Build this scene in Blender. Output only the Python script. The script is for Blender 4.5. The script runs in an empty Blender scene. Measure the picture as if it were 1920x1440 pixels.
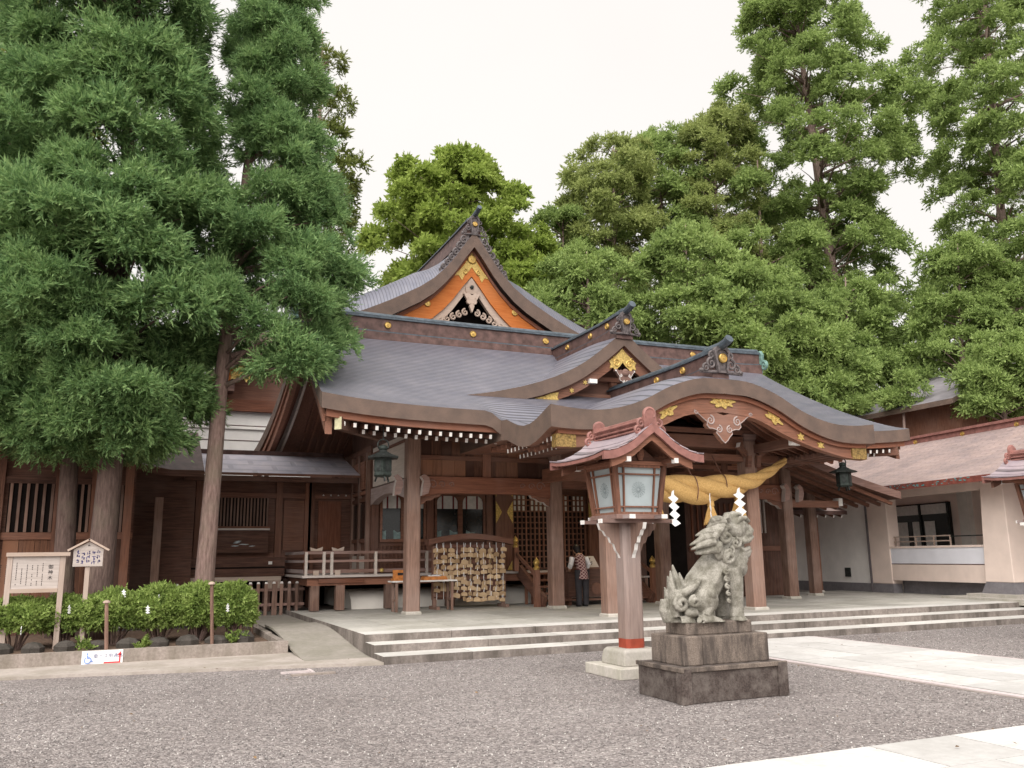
import bpy, bmesh, math, random
import numpy as np
from mathutils import Vector, Matrix, Quaternion
random.seed(7); RNG = np.random.default_rng(11)
S = bpy.context.scene
COL = S.collection
# ------------------------------------------------------------------ camera
EYE = 1.7
FPX = 1604.05                      # focal length in photo pixels (1920 wide)
PIT, ROL, YAW = (math.radians(a) for a in (11.358, -0.786, 23.796))
def _cam_axes():
    cp, sp, cr, sr, cy, sy = math.cos(PIT), math.sin(PIT), math.cos(ROL), math.sin(ROL), math.cos(YAW), math.sin(YAW)
    f = np.array([sy*cp, cy*cp, sp]); r = np.array([cy, -sy, 0.]); u = np.cross(r, f)
    return cr*r+sr*u, -sr*r+cr*u, f
RIGHT, UP, FWD = _cam_axes()
cam = bpy.data.cameras.new("camera"); camo = bpy.data.objects.new("camera", cam); COL.objects.link(camo)
camo.matrix_world = Matrix(((RIGHT[0], UP[0], -FWD[0], 0), (RIGHT[1], UP[1], -FWD[1], 0), (RIGHT[2], UP[2], -FWD[2], EYE), (0, 0, 0, 1)))
cam.sensor_width = 36; cam.lens = 36*FPX/1920; cam.clip_start = .1; cam.clip_end = 2000
S.camera = camo
# photo pixel -> point on a known plane
def ray(x, y): return RIGHT*((x-960)/FPX) - UP*((y-720)/FPX) + FWD
C0 = np.array([0, 0, EYE])
def aty(x, y, Y): d = ray(x, y); return C0 + d*(Y/d[1])
def atx(x, y, X): d = ray(x, y); return C0 + d*(X/d[0])
def atz(x, y, z): d = ray(x, y); return C0 + d*((z-EYE)/d[2])
# ------------------------------------------------------------------ sky and light
W = bpy.data.worlds.new("World"); S.world = W; W.use_nodes = True
wn = W.node_tree; wn.nodes.clear()
SUN_EL = math.radians(48)
sky = wn.nodes.new('ShaderNodeTexSky'); sky.sky_type = 'NISHITA'; sky.sun_disc = False
sky.sun_elevation = SUN_EL; sky.air_density = 1.0; sky.dust_density = 6.0; sky.ozone_density = 1.0
sc = wn.nodes.new('ShaderNodeVectorMath'); sc.operation = 'SCALE'; sc.inputs[3].default_value = .038
mx = wn.nodes.new('ShaderNodeMix'); mx.data_type = 'RGBA'; mx.inputs[0].default_value = .88
mx.inputs[7].default_value = (.338, .322, .306, 1)          # even bright overcast
tc = wn.nodes.new('ShaderNodeTexCoord'); cn_ = wn.nodes.new('ShaderNodeTexNoise'); cn_.inputs['Scale'].default_value = 2.3; cn_.inputs['Detail'].default_value = 4; mr = wn.nodes.new('ShaderNodeMapRange'); mr.inputs[3].default_value = .93; mr.inputs[4].default_value = 1.06
vm_ = wn.nodes.new('ShaderNodeVectorMath'); vm_.operation = 'SCALE'; wn.links.new(tc.outputs['Generated'], cn_.inputs['Vector']); wn.links.new(cn_.outputs[0], mr.inputs[0]); wn.links.new(mr.outputs[0], vm_.inputs[3])
bg = wn.nodes.new('ShaderNodeBackground'); bg.inputs[1].default_value = 1.0
wo = wn.nodes.new('ShaderNodeOutputWorld')
wn.links.new(sky.outputs[0], sc.inputs[0]); wn.links.new(sc.outputs[0], mx.inputs[6]); wn.links.new(mx.outputs[2], vm_.inputs[0]); wn.links.new(vm_.outputs[0], bg.inputs[0]); wn.links.new(bg.outputs[0], wo.inputs[0])
sl = bpy.data.lights.new("sun", 'SUN'); sl.energy = 1.5; sl.angle = math.radians(80); sl.color = (1, .97, .93)
so = bpy.data.objects.new("sun", sl); COL.objects.link(so)
# light comes from behind the camera, high up
_az = math.radians(215)   # direction towards the sun measured clockwise from +Y
_sd = Vector((math.sin(_az)*math.cos(SUN_EL), math.cos(_az)*math.cos(SUN_EL), math.sin(SUN_EL)))
so.rotation_euler = _sd.to_track_quat('Z', 'Y').to_euler()
sky.sun_rotation = _az
S.view_settings.view_transform = 'Standard'; S.view_settings.look = 'None'; S.view_settings.gamma = 1
S.view_settings.exposure = 1.76
S.render.engine = 'CYCLES'; S.cycles.max_bounces = 5; S.cycles.diffuse_bounces = 3; S.cycles.transmission_bounces = 3; S.render.resolution_x = 1024; S.render.resolution_y = 768
# ------------------------------------------------------------------ materials
MAT = {}
def _new(name):
    m = bpy.data.materials.new(name); m.use_nodes = True; nt = m.node_tree
    b = nt.nodes['Principled BSDF']; MAT[name] = m
    return m, nt, b
def N(nt, t, **kw):
    n = nt.nodes.new(t)
    for k, v in kw.items(): setattr(n, k, v)
    return n
def ramp(nt, fac, stops):
    r = N(nt, 'ShaderNodeValToRGB'); e = r.color_ramp.elements
    while len(e) < len(stops): e.new(.5)
    for el, (p, c) in zip(e, stops): el.position = p; el.color = (*c, 1) if len(c) == 3 else c
    nt.links.new(fac, r.inputs[0]); return r.outputs[0]
def pos(nt, scale=(1, 1, 1), loc=(0, 0, 0)):
    g = N(nt, 'ShaderNodeNewGeometry'); mp = N(nt, 'ShaderNodeMapping'); mp.inputs['Scale'].default_value = scale; mp.inputs['Location'].default_value = loc
    nt.links.new(g.outputs['Position'], mp.inputs[0]); return mp.outputs[0]
def noise(nt, vec, scale, detail=4, rough=.55):
    n = N(nt, 'ShaderNodeTexNoise'); n.inputs['Scale'].default_value = scale; n.inputs['Detail'].default_value = detail; n.inputs['Roughness'].default_value = rough
    nt.links.new(vec, n.inputs['Vector']); return n.outputs[0]
def mix(nt, a, b, fac, mode='MIX'):
    m = N(nt, 'ShaderNodeMix', data_type='RGBA', blend_type=mode)
    for i, v in ((0, fac), (6, a), (7, b)):
        if hasattr(v, 'links') or hasattr(v, 'is_linked'): nt.links.new(v, m.inputs[i])
        elif i == 0: m.inputs[0].default_value = v
        else: m.inputs[i].default_value = (*v, 1)
    return m.outputs[2]
def math_(nt, op, a, b=None):
    m = N(nt, 'ShaderNodeMath', operation=op)
    for i, v in ((0, a), (1, b)):
        if v is None: continue
        if hasattr(v, 'is_linked'): nt.links.new(v, m.inputs[i])
        else: m.inputs[i].default_value = v
    return m.outputs[0]
def bump(nt, b, h, strength=.3, dist=.02):
    n = N(nt, 'ShaderNodeBump'); n.inputs['Strength'].default_value = strength; n.inputs['Distance'].default_value = dist
    nt.links.new(h, n.inputs['Height']); nt.links.new(n.outputs[0], b.inputs['Normal'])
def objrand(nt): return N(nt, 'ShaderNodeObjectInfo').outputs['Random']
def wood(name, c1, c2, axis='z', rough=.75, grey=None, var=.5):
    m, nt, b = _new(name)
    s = {'z': (14, 14, .9), 'x': (.9, 14, 14), 'y': (14, .9, 14)}[axis]
    n1 = noise(nt, pos(nt, s), 2.2, 5, .65); n2 = noise(nt, pos(nt), .8, 3)
    f = math_(nt, 'ADD', math_(nt, 'MULTIPLY', n1, .75), math_(nt, 'MULTIPLY', math_(nt, 'SUBTRACT', objrand(nt), .5), var*.5))
    c = ramp(nt, f, [(.15, c1), (.62, c2)])
    g = grey or tuple(.5*(x+y) for x, y in zip(c2, (.2, .17, .16)))
    c = mix(nt, c, g, ramp(nt, n2, [(.45, (0, 0, 0)), (.75, (.55, .55, .55))]))
    nt.links.new(c, b.inputs['Base Color']); b.inputs['Roughness'].default_value = rough
    b.inputs['Specular IOR Level'].default_value = .25
    bump(nt, b, n1, .35, .01); return m
def plain(name, c, rough=.6, metal=0, nscale=6, amt=.25, bumpk=.1, spec=.3):
    m, nt, b = _new(name); n = noise(nt, pos(nt), nscale, 5)
    lo = tuple(x*(1-amt) for x in c); hi = tuple(min(1, x*(1+amt)) for x in c)
    nt.links.new(ramp(nt, n, [(.3, lo), (.7, hi)]), b.inputs['Base Color'])
    b.inputs['Roughness'].default_value = rough; b.inputs['Metallic'].default_value = metal; b.inputs['Specular IOR Level'].default_value = spec
    if bumpk: bump(nt, b, noise(nt, pos(nt), nscale*6, 3), bumpk, .01)
    return m
# timber
for ax in 'xyz':
    wood('wood_'+ax, (.075, .035, .024), (.30, .135, .085), ax)
    wood('wood_dark_'+ax, (.058, .029, .021), (.22, .103, .070), ax, var=.6)
    wood('wood_red_'+ax, (.10, .038, .023), (.285, .112, .064), ax)
wood('wood_grey_z', (.080, .045, .034), (.32, .195, .148), 'z', grey=(.35, .26, .225)); wood('wood_post', (.12, .082, .068), (.32, .235, .205), 'z', grey=(.36, .30, .285)); wood('wood_grey_x', (.13, .075, .06), (.33, .20, .165), 'x', grey=(.36, .27, .25)); wood('wood_grey_y', (.2, .15, .14), (.42, .33, .31), 'y', grey=(.5, .42, .40))
wood('wood_orange', (.38, .10, .02), (.62, .22, .055), 'x', grey=(.45, .17, .06)); wood('wood_redlit_z', (.30, .09, .025), (.50, .19, .06), 'z', grey=(.4, .16, .06))
wood('wood_plank', (.060, .026, .017), (.26, .118, .066), 'z', var=1.5); wood('wood_fresh', (.33, .245, .195), (.52, .41, .34), 'x', grey=(.44, .37, .33)); wood('wood_fresh_z', (.30, .225, .185), (.49, .395, .34), 'z', grey=(.43, .37, .34))
wood('wood_ema', (.36, .235, .13), (.60, .43, .26), 'x', grey=(.5, .38, .26), var=.9)
wood('wood_light_y', (.40, .34, .30), (.62, .54, .48), 'y', grey=(.5, .46, .43)); wood('wood_light_x', (.40, .345, .315), (.60, .53, .495), 'x', grey=(.5, .46, .44))
plain('white_paint', (.74, .71, .68), .6, nscale=9, amt=.1); plain('paper', (.82, .82, .82), .85, amt=.04, bumpk=0)
plain('gold', (.55, .37, .12), .42, .7, 20, .35, .2); plain('gold_paint', (.52, .37, .12), .5, .3, 25, .4, .3); plain('gold_dim', (.26, .17, .06), .6, .2, 25, .6, .3); plain('pale_brass', (.50, .47, .30), .5, .2, 12, .2); plain('black_iron', (.030, .034, .032), .55, .4, 18, .6); plain('bronze_green', (.028, .036, .032), .6, .4, 15, .5)
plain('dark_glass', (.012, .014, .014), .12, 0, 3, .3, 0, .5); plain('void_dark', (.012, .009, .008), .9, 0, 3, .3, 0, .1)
plain('curtain', (.62, .60, .57), .9, 0, 10, .12); plain('curtain_blue', (.22, .30, .30), .9, 0, 8, .3); plain('ribbon', (.16, .03, .03), .8)
plain('plaster', (.66, .62, .57), .9, 0, 3, .08); plain('plaster_white', (.78, .75, .72), .9, 0, 2, .07); plain('plaster_pink', (.74, .61, .54), .9, 0, 2, .07); plain('plaster_band', (.72, .72, .77), .9, 0, 2, .06)
plain('copper_red', (.20, .060, .045), .55, 0, 7, .35, .15); plain('copper_red_light', (.25, .115, .098), .5, 0, 6, .3)
plain('ridge_brown', (.115, .068, .060), .5, .2, 5, .4, .15); plain('ridge_cap', (.085, .105, .125), .45, .3, 6, .35); plain('ornament_grey', (.115, .098, .098), .6, .1, 14, .5, .3); plain('verdigris', (.16, .27, .24), .65, .1, 9, .4)
plain('red_paint', (.30, .055, .03), .6); plain('frost', (.40, .455, .47), .35, 0, 4, .07, 0); plain('frost_line', (.17, .21, .22), .5)
plain('ink', (.02, .018, .02), .8, bumpk=0); plain('ink_blue', (.03, .035, .16), .7, bumpk=0); plain('sign_blue', (.16, .28, .62), .6, bumpk=0); plain('sign_red', (.62, .04, .05), .6, bumpk=0); plain('sign_pale', (.70, .70, .80), .6, bumpk=0)
plain('soil', (.13, .085, .06), .95, 0, 14, .5, .8); plain('turquoise', (.06, .36, .38), .6)
plain('skin', (.50, .30, .21), .55); plain('hair', (.012, .010, .010), .45); plain('trousers', (.035, .032, .036), .85); plain('shirt', (.74, .72, .72), .85); plain('shoe', (.015, .014, .014), .5)
plain('orange_box', (.50, .19, .05), .6, 0, 12, .3); plain('pipe', (.10, .085, .09), .5); plain('far_roof', (.20, .185, .20), .7, 0, 2, .2)
def stone(name, c1, c2, stain, scale=3, bumpk=.4, stain_amt=.5, streak=False, rough=.88):
    m, nt, b = _new(name)
    n1 = noise(nt, pos(nt), scale*9, 6, .7); n2 = noise(nt, pos(nt, (1, 1, .25) if streak else (1, 1, 1)), scale, 5, .65)
    c = ramp(nt, n1, [(.3, c1), (.7, c2)])
    c = mix(nt, c, stain, ramp(nt, n2, [(.42, (0, 0, 0)), (.62, (stain_amt,)*3)]))
    r = math_(nt, 'ADD', math_(nt, 'MULTIPLY', objrand(nt), .22), .89)
    mm = N(nt, 'ShaderNodeVectorMath', operation='SCALE'); nt.links.new(c, mm.inputs[0]); nt.links.new(r, mm.inputs[3])
    nt.links.new(mm.outputs[0], b.inputs['Base Color']); b.inputs['Roughness'].default_value = rough; b.inputs['Specular IOR Level'].default_value = .25
    bump(nt, b, n1, bumpk, .012); return m
stone('granite_step', (.17, .145, .13), (.30, .26, .235), (.085, .072, .062), 2.2, .3, .8, True)
stone('granite_top', (.50, .48, .45), (.62, .60, .57), (.40, .385, .35), 1.2, .15, .5)
stone('paving_platform', (.36, .34, .31), (.48, .46, .42), (.25, .24, .20), .9, .15, .6)
stone('paving_path', (.46, .445, .43), (.58, .565, .55), (.38, .365, .345), 1.1, .15, .4)
stone('paving_border', (.48, .41, .41), (.58, .51, .50), (.4, .35, .34), 2, .15, .3)
stone('concrete', (.30, .26, .235), (.42, .37, .335), (.23, .205, .165), 1.3, .25, .6)
stone('concrete_moss', (.26, .235, .205), (.36, .325, .285), (.20, .19, .145), 1.1, .25, .5)
stone('kerb_stone', (.22, .18, .16), (.37, .32, .285), (.15, .13, .10), 2.4, .35, .7, True)
stone('pedestal_dark', (.030, .023, .021), (.115, .088, .078), (.22, .19, .17), 5.5, .6, .5, False)
stone('pedestal_mid', (.105, .082, .068), (.265, .215, .18), (.058, .047, .042), 7, .5, .85, True)
stone('lantern_stone', (.40, .37, .33), (.54, .50, .455), (.30, .29, .22), 3, .25, .5, True)
stone('statue_stone', (.20, .185, .155), (.43, .405, .355), (.12, .11, .082), 6.5, .5, .8, False, .5)
stone('boulder', (.20, .19, .175), (.32, .30, .28), (.12, .11, .10), 2, .4)
stone('base_grey', (.15, .14, .15), (.22, .205, .215), (.11, .105, .11), 1, .1, .5)
# gravel
def gravel():
    m, nt, b = _new('gravel')
    v = N(nt, 'ShaderNodeTexVoronoi'); v.inputs['Scale'].default_value = 46; nt.links.new(pos(nt), v.inputs['Vector'])
    v2 = N(nt, 'ShaderNodeTexVoronoi'); v2.inputs['Scale'].default_value = 21; nt.links.new(pos(nt), v2.inputs['Vector'])
    sep = N(nt, 'ShaderNodeSeparateColor'); nt.links.new(v.outputs['Color'], sep.inputs[0])
    sep2 = N(nt, 'ShaderNodeSeparateColor'); nt.links.new(v2.outputs['Color'], sep2.inputs[0])
    c = ramp(nt, sep.outputs[0], [(0, (.165, .148, .142)), (.45, (.285, .258, .248)), (.8, (.355, .328, .316)), (1, (.51, .48, .46))])
    c2 = ramp(nt, sep2.outputs[1], [(0, (.7, .68, .69)), (1, (1.15, 1.12, 1.12))])
    c = mix(nt, c, c2, .8, 'MULTIPLY')
    n = noise(nt, pos(nt), .35, 4); n3 = noise(nt, pos(nt, (1, 2.2, 1)), 1.7, 3)
    c = mix(nt, c, ramp(nt, n, [(.35, (.80, .775, .77)), (.65, (1.06, 1.05, 1.05))]), .9, 'MULTIPLY')
    c = mix(nt, c, ramp(nt, n3, [(.3, (.90, .89, .89)), (.65, (1.04, 1.04, 1.03))]), .8, 'MULTIPLY')
    nt.links.new(c, b.inputs['Base Color']); b.inputs['Roughness'].default_value = .9
    bump(nt, b, math_(nt, 'SUBTRACT', 1.0, v.outputs['Distance']), .9, .03)
gravel()
# roofs: fine courses along a "course" (slope length) and "along" attribute
def roofmat(name, c1, c2, row, width, line=.55, rough=.42, duty=.13):
    m, nt, b = _new(name)
    a1 = N(nt, 'ShaderNodeAttribute', attribute_name='along'); a2 = N(nt, 'ShaderNodeAttribute', attribute_name='course')
    cv = N(nt, 'ShaderNodeCombineXYZ'); nt.links.new(a1.outputs['Fac'], cv.inputs[0]); nt.links.new(a2.outputs['Fac'], cv.inputs[1])
    bt = N(nt, 'ShaderNodeTexBrick'); nt.links.new(cv.outputs[0], bt.inputs['Vector'])
    bt.inputs['Scale'].default_value = 1; bt.inputs['Brick Width'].default_value = width; bt.inputs['Row Height'].default_value = row
    bt.inputs['Mortar Size'].default_value = row*duty; bt.inputs['Mortar Smooth'].default_value = .3; bt.inputs['Bias'].default_value = 0
    bt.inputs['Color1'].default_value = (*c1, 1); bt.inputs['Color2'].default_value = (*c2, 1); bt.inputs['Mortar'].default_value = (*[x*line for x in c1], 1)
    n = noise(nt, pos(nt), .9, 5, .6); n2 = noise(nt, cv.outputs[0], 3.1, 4)
    c = mix(nt, bt.outputs[0], ramp(nt, n, [(.3, (.8, .8, .82)), (.7, (1.2, 1.15, 1.12))]), .9, 'MULTIPLY')
    c = mix(nt, c, ramp(nt, n2, [(.35, (.85, .85, .9)), (.7, (1.12, 1.08, 1.05))]), .7, 'MULTIPLY')
    nt.links.new(c, b.inputs['Base Color']); b.inputs['Roughness'].default_value = rough; b.inputs['Metallic'].default_value = .15
    inv = math_(nt, 'SUBTRACT', 1.0, bt.outputs['Fac']); bump(nt, b, inv, .5, .02); return m
roofmat('roof_copper', (.172, .175, .212), (.19, .192, .228), .13, 60, .36, .40, .24)
roofmat('roof_copper_big', (.158, .162, .20), (.185, .187, .225), .30, 60, .45)
roofmat('roof_rear', (.150, .157, .195), (.17, .176, .215), .14, 60, .6)
roofmat('roof_lantern', (.34, .29, .315), (.42, .36, .385), .16, 9, .5)
roofmat('roof_pink', (.30, .235, .22), (.37, .295, .275), .11, .6, .7, .7)
roofmat('roof_corridor', (.58, .58, .66), (.64, .63, .70), .6, 1.2, .85, .4)  # roof_corridor: sky reflection is put into the pale bluish base colour
def layered(name, c1, c2, freq):
    m, nt, b = _new(name)
    w = N(nt, 'ShaderNodeTexWave', wave_type='BANDS', bands_direction='Z'); w.inputs['Scale'].default_value = freq; w.inputs['Distortion'].default_value = 1.5; w.inputs['Detail'].default_value = 3
    nt.links.new(pos(nt), w.inputs[0]); n = noise(nt, pos(nt), 3, 5)
    c = mix(nt, ramp(nt, w.outputs[1], [(0, c1), (1, c2)]), ramp(nt, n, [(.3, (.75, .75, .75)), (.7, (1.2, 1.15, 1.1))]), .9, 'MULTIPLY')
    nt.links.new(c, b.inputs['Base Color']); b.inputs['Roughness'].default_value = .8; bump(nt, b, w.outputs[1], .4, .01)
layered('fascia', (.070, .046, .037), (.185, .130, .104), 16)
layered('straw_bands', (.40, .21, .035), (.62, .36, .08), 20)
# straw rope
def straw():
    m, nt, b = _new('straw')
    n1 = noise(nt, pos(nt, (3, 3, 3)), 9, 6, .7); n2 = noise(nt, pos(nt, (2.5, 10, 12)), 9, 3)
    c = ramp(nt, math_(nt, 'ADD', math_(nt, 'MULTIPLY', n1, .5), math_(nt, 'MULTIPLY', n2, .5)), [(.3, (.33, .19, .06)), (.5, (.55, .335, .115)), (.7, (.68, .46, .19))])
    nt.links.new(c, b.inputs['Base Color']); b.inputs['Roughness'].default_value = .85; bump(nt, b, n2, .5, .02)
straw()
def bark(name, c1, c2):
    m, nt, b = _new(name)
    n1 = noise(nt, pos(nt, (9, 9, 1.3)), 2.4, 6, .7); n2 = noise(nt, pos(nt), 1.5, 3)
    c = mix(nt, ramp(nt, n1, [(.3, c1), (.7, c2)]), (.16, .15, .10), ramp(nt, n2, [(.5, (0, 0, 0)), (.75, (.4, .4, .4))]))
    nt.links.new(c, b.inputs['Base Color']); b.inputs['Roughness'].default_value = .95; bump(nt, b, n1, .8, .04)
bark('bark', (.11, .066, .055), (.33, .225, .195)); bark('bark_dark', (.07, .043, .036), (.20, .135, .115)); bark('bark_far', (.14, .09, .075), (.34, .245, .215))
def leaf(name, cols, trans=.35, nscale=.8, rough=.6):
    m, nt, b = _new(name)
    g = N(nt, 'ShaderNodeNewGeometry'); n = noise(nt, pos(nt), nscale, 3)
    f = math_(nt, 'ADD', math_(nt, 'MULTIPLY', g.outputs['Random Per Island'], .45), math_(nt, 'MULTIPLY', n, .75))
    c = ramp(nt, f, [(.2+.6*i/(len(cols)-1), c_) for i, c_ in enumerate(cols)])
    nt.links.new(c, b.inputs['Base Color']); b.inputs['Roughness'].default_value = rough; b.inputs['Specular IOR Level'].default_value = .2
    t = N(nt, 'ShaderNodeBsdfTranslucent'); nt.links.new(c, t.inputs[0]); ms = N(nt, 'ShaderNodeMixShader'); ms.inputs[0].default_value = trans
    out = nt.nodes['Material Output']; nt.links.new(b.outputs[0], ms.inputs[1]); nt.links.new(t.outputs[0], ms.inputs[2]); nt.links.new(ms.outputs[0], out.inputs[0])
leaf('needle_near', [(.050, .095, .044), (.125, .225, .088), (.215, .345, .135), (.31, .45, .18)], .4, 1.3)
leaf('needle_far', [(.105, .155, .052), (.235, .325, .10), (.37, .475, .16)], .4, .5)
leaf('needle_far_brown', [(.125, .155, .055), (.255, .31, .098), (.38, .43, .15)], .4, .5)
leaf('needle_dark', [(.030, .058, .026), (.055, .095, .035), (.085, .13, .045)], .35, .35)
leaf('leaf_broad', [(.15, .205, .042), (.26, .35, .068), (.37, .46, .11)], .45, .5)
leaf('leaf_shrub', [(.045, .075, .022), (.13, .20, .045), (.26, .355, .09), (.36, .45, .14)], .35, 3.5)
leaf('needle_yellow', [(.09, .12, .03), (.15, .19, .045), (.22, .25, .07)], .4, .5)
def emis(name, c, s):
    m, nt, b = _new(name); b.inputs['Emission Color'].default_value = (*c, 1); b.inputs['Emission Strength'].default_value = s; b.inputs['Base Color'].default_value = (*c, 1)
emis('lamp_glow', (1, .80, .45), 2.2)
def checks():
    m, nt, b = _new('vest_check')
    p = pos(nt, (1, 1, 1)); a = []
    for d in ((12, 0, 12), (12, 0, -12)):
        dp = N(nt, 'ShaderNodeVectorMath', operation='DOT_PRODUCT'); dp.inputs[1].default_value = d; nt.links.new(p, dp.inputs[0]); a.append(math_(nt, 'FRACT', dp.outputs['Value']))
    f = math_(nt, 'MAXIMUM', math_(nt, 'GREATER_THAN', a[0], .72), math_(nt, 'GREATER_THAN', a[1], .72))
    nt.links.new(mix(nt, (.10, .022, .028), (.42, .30, .27), f), b.inputs['Base Color']); b.inputs['Roughness'].default_value = .9
checks()
# ------------------------------------------------------------------ mesh helpers
ORG = {}
def link(o, parent=None):
    COL.objects.link(o)
    if parent is not None: o.parent = parent; ORG[o.name] = ORG[parent.name]
    return o
def thing(name, label, cat, loc=(0, 0, 0), group=None):
    o = bpy.data.objects.new(name, None); o.empty_display_size = .2; COL.objects.link(o); o.location = loc
    ORG[o.name] = Vector(loc); o['label'] = label; o['category'] = cat
    if group: o['group'] = group
    return o
def tag(o, label, cat, group=None):
    o['label'] = label; o['category'] = cat
    if group: o['group'] = group
    return o
class MB:
    def __init__(s): s.v = []; s.f = []; s.m = []; s.al = []; s.co = []
    def add(s, vs, fs, m=0, al=None, co=None):
        b = len(s.v); s.v += [tuple(map(float, p)) for p in vs]; s.f += [tuple(b+i for i in f) for f in fs]; s.m += ([m]*len(fs) if isinstance(m, int) else list(m))
        s.al += list(al) if al is not None else [0.]*len(vs); s.co += list(co) if co is not None else [0.]*len(vs); return s
    def box(s, x0, x1, y0, y1, z0, z1, m=0):
        return s.add([(x0, y0, z0), (x1, y0, z0), (x1, y1, z0), (x0, y1, z0), (x0, y0, z1), (x1, y0, z1), (x1, y1, z1), (x0, y1, z1)],
                     [(3, 2, 1, 0), (4, 5, 6, 7), (0, 1, 5, 4), (1, 2, 6, 5), (2, 3, 7, 6), (3, 0, 4, 7)], m)
    def beam(s, p0, p1, w, h, up=(0, 0, 1), m=0, mend=None, w1=None, h1=None):
        p0, p1 = Vector(p0), Vector(p1); d = (p1-p0).normalized(); u = Vector(up); r = d.cross(u).normalized(); u = r.cross(d)
        w1 = w if w1 is None else w1; h1 = h if h1 is None else h1
        vs = [p+r*a*ww/2+u*b_*hh/2 for p, ww, hh in ((p0, w, h), (p1, w1, h1)) for a, b_ in ((-1, -1), (1, -1), (1, 1), (-1, 1))]
        e = m if mend is None else mend
        return s.add(vs, [(0, 1, 2, 3), (7, 6, 5, 4), (0, 4, 5, 1), (1, 5, 6, 2), (2, 6, 7, 3), (3, 7, 4, 0)], [m, e, m, m, m, m])
    def prism(s, pts, fn, d0, d1, m=0, mside=None):
        n = len(pts); vs = [fn(u, v, d0) for u, v in pts]+[fn(u, v, d1) for u, v in pts]; ms = m if mside is None else mside
        fs = [tuple(range(n)), tuple(reversed(range(n, 2*n)))]+[(i, i+n, (i+1) % n+n, (i+1) % n) for i in range(n)]
        return s.add(vs, fs, [m, m]+[ms]*n)
    def strip(s, a, b, fn, d0, d1, m=0, mside=None):      # band between two polylines a (top) and b (bottom), given depth
        n = len(a); ms = m if mside is None else mside
        vs = [fn(*p, d0) for p in a]+[fn(*p, d0) for p in b]+[fn(*p, d1) for p in a]+[fn(*p, d1) for p in b]; fs = []; mm = []
        for i in range(n-1):
            fs += [(i, i+1, n+i+1, n+i), (2*n+i+1, 2*n+i, 3*n+i, 3*n+i+1), (i, 2*n+i, 2*n+i+1, i+1), (n+i, n+i+1, 3*n+i+1, 3*n+i)]; mm += [m, m, ms, ms]
        fs += [(0, n, 3*n, 2*n), (n-1, 3*n-1, 4*n-1, 2*n-1)]; mm += [ms, ms]
        return s.add(vs, fs, mm)
    def tube(s, path, rad, seg=8, m=0, flat=1.0, close=True):
        P = [Vector(p) for p in path]; n = len(P); rad = [rad]*n if isinstance(rad, (int, float)) else rad
        t = (P[1]-P[0]).normalized(); up = Vector((0, 0, 1)) if abs(t.z) < .9 else Vector((1, 0, 0)); r = t.cross(up).normalized(); vs = []
        for i in range(n):
            t = (P[min(i+1, n-1)]-P[max(i-1, 0)]).normalized(); r = (r-t*r.dot(t)).normalized(); u = r.cross(t)
            for k in range(seg):
                a = 2*math.pi*k/seg; vs.append(P[i]+(r*math.cos(a)+u*math.sin(a)*flat)*rad[i])
        fs = [(i*seg+k, i*seg+(k+1) % seg, (i+1)*seg+(k+1) % seg, (i+1)*seg+k) for i in range(n-1) for k in range(seg)]
        if close: fs += [tuple(reversed(range(seg))), tuple((n-1)*seg+k for k in range(seg))]
        return s.add(vs, fs, m)
    def lathe(s, prof, c=(0, 0, 0), seg=16, m=0, sx=1, sy=1, rot=0):
        n = len(prof); vs = [(c[0]+r*math.cos(2*math.pi*k/seg+rot)*sx, c[1]+r*math.sin(2*math.pi*k/seg+rot)*sy, c[2]+z) for r, z in prof for k in range(seg)]
        fs = [(i*seg+k, i*seg+(k+1) % seg, (i+1)*seg+(k+1) % seg, (i+1)*seg+k) for i in range(n-1) for k in range(seg)]
        fs += [tuple(reversed(range(seg))), tuple((n-1)*seg+k for k in range(seg))]
        return s.add(vs, fs, m)
    def ell(s, c, r, rot=None, seg=12, rings=8, m=0):
        R = rot.to_matrix() if rot is not None else Matrix.Identity(3); c = Vector(c); r = (r, r, r) if isinstance(r, (int, float)) else r; vs = []
        for i in range(1, rings):
            th = math.pi*i/rings
            for k in range(seg): a = 2*math.pi*k/seg; vs.append(c+R@Vector((r[0]*math.sin(th)*math.cos(a), r[1]*math.sin(th)*math.sin(a), r[2]*math.cos(th))))
        vs += [c+R@Vector((0, 0, r[2])), c+R@Vector((0, 0, -r[2]))]; T, B = len(vs)-2, len(vs)-1; fs = []
        for i in range(rings-2):
            for k in range(seg): fs.append((i*seg+k, (i+1)*seg+k, (i+1)*seg+(k+1) % seg, i*seg+(k+1) % seg))
        for k in range(seg): fs.append((T, k, (k+1) % seg)); fs.append((B, (rings-2)*seg+(k+1) % seg, (rings-2)*seg+k))
        return s.add(vs, fs, m)
    def sheet(s, fn, us, vs_, thick, m_top=0, m_bot=1, m_edge=2, along=None, course=None):   # fn(u,v)->top point; thickness straight down
        nu, nv = len(us), len(vs_); top = [fn(u, v) for u in us for v in vs_]
        al = [along(u, v) if along else u for u in us for v in vs_]; co = [course(u, v) if course else v for u in us for v in vs_]
        th = thick if callable(thick) else (lambda u, v: thick)
        bot = [(p[0], p[1], p[2]-th(u, v)) for p, (u, v) in zip(top, [(u, v) for u in us for v in vs_])]; n = nu*nv; fs = []; mm = []
        I = lambda i, j: i*nv+j
        for i in range(nu-1):
            for j in range(nv-1):
                fs.append((I(i, j), I(i+1, j), I(i+1, j+1), I(i, j+1))); mm.append(m_top)
                fs.append((n+I(i, j), n+I(i, j+1), n+I(i+1, j+1), n+I(i+1, j))); mm.append(m_bot)
        for i in range(nu-1):
            for j in (0, nv-1): a, b_ = I(i, j), I(i+1, j); fs.append((a, n+a, n+b_, b_) if j == 0 else (a, b_, n+b_, n+a)); mm.append(m_edge)
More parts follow.
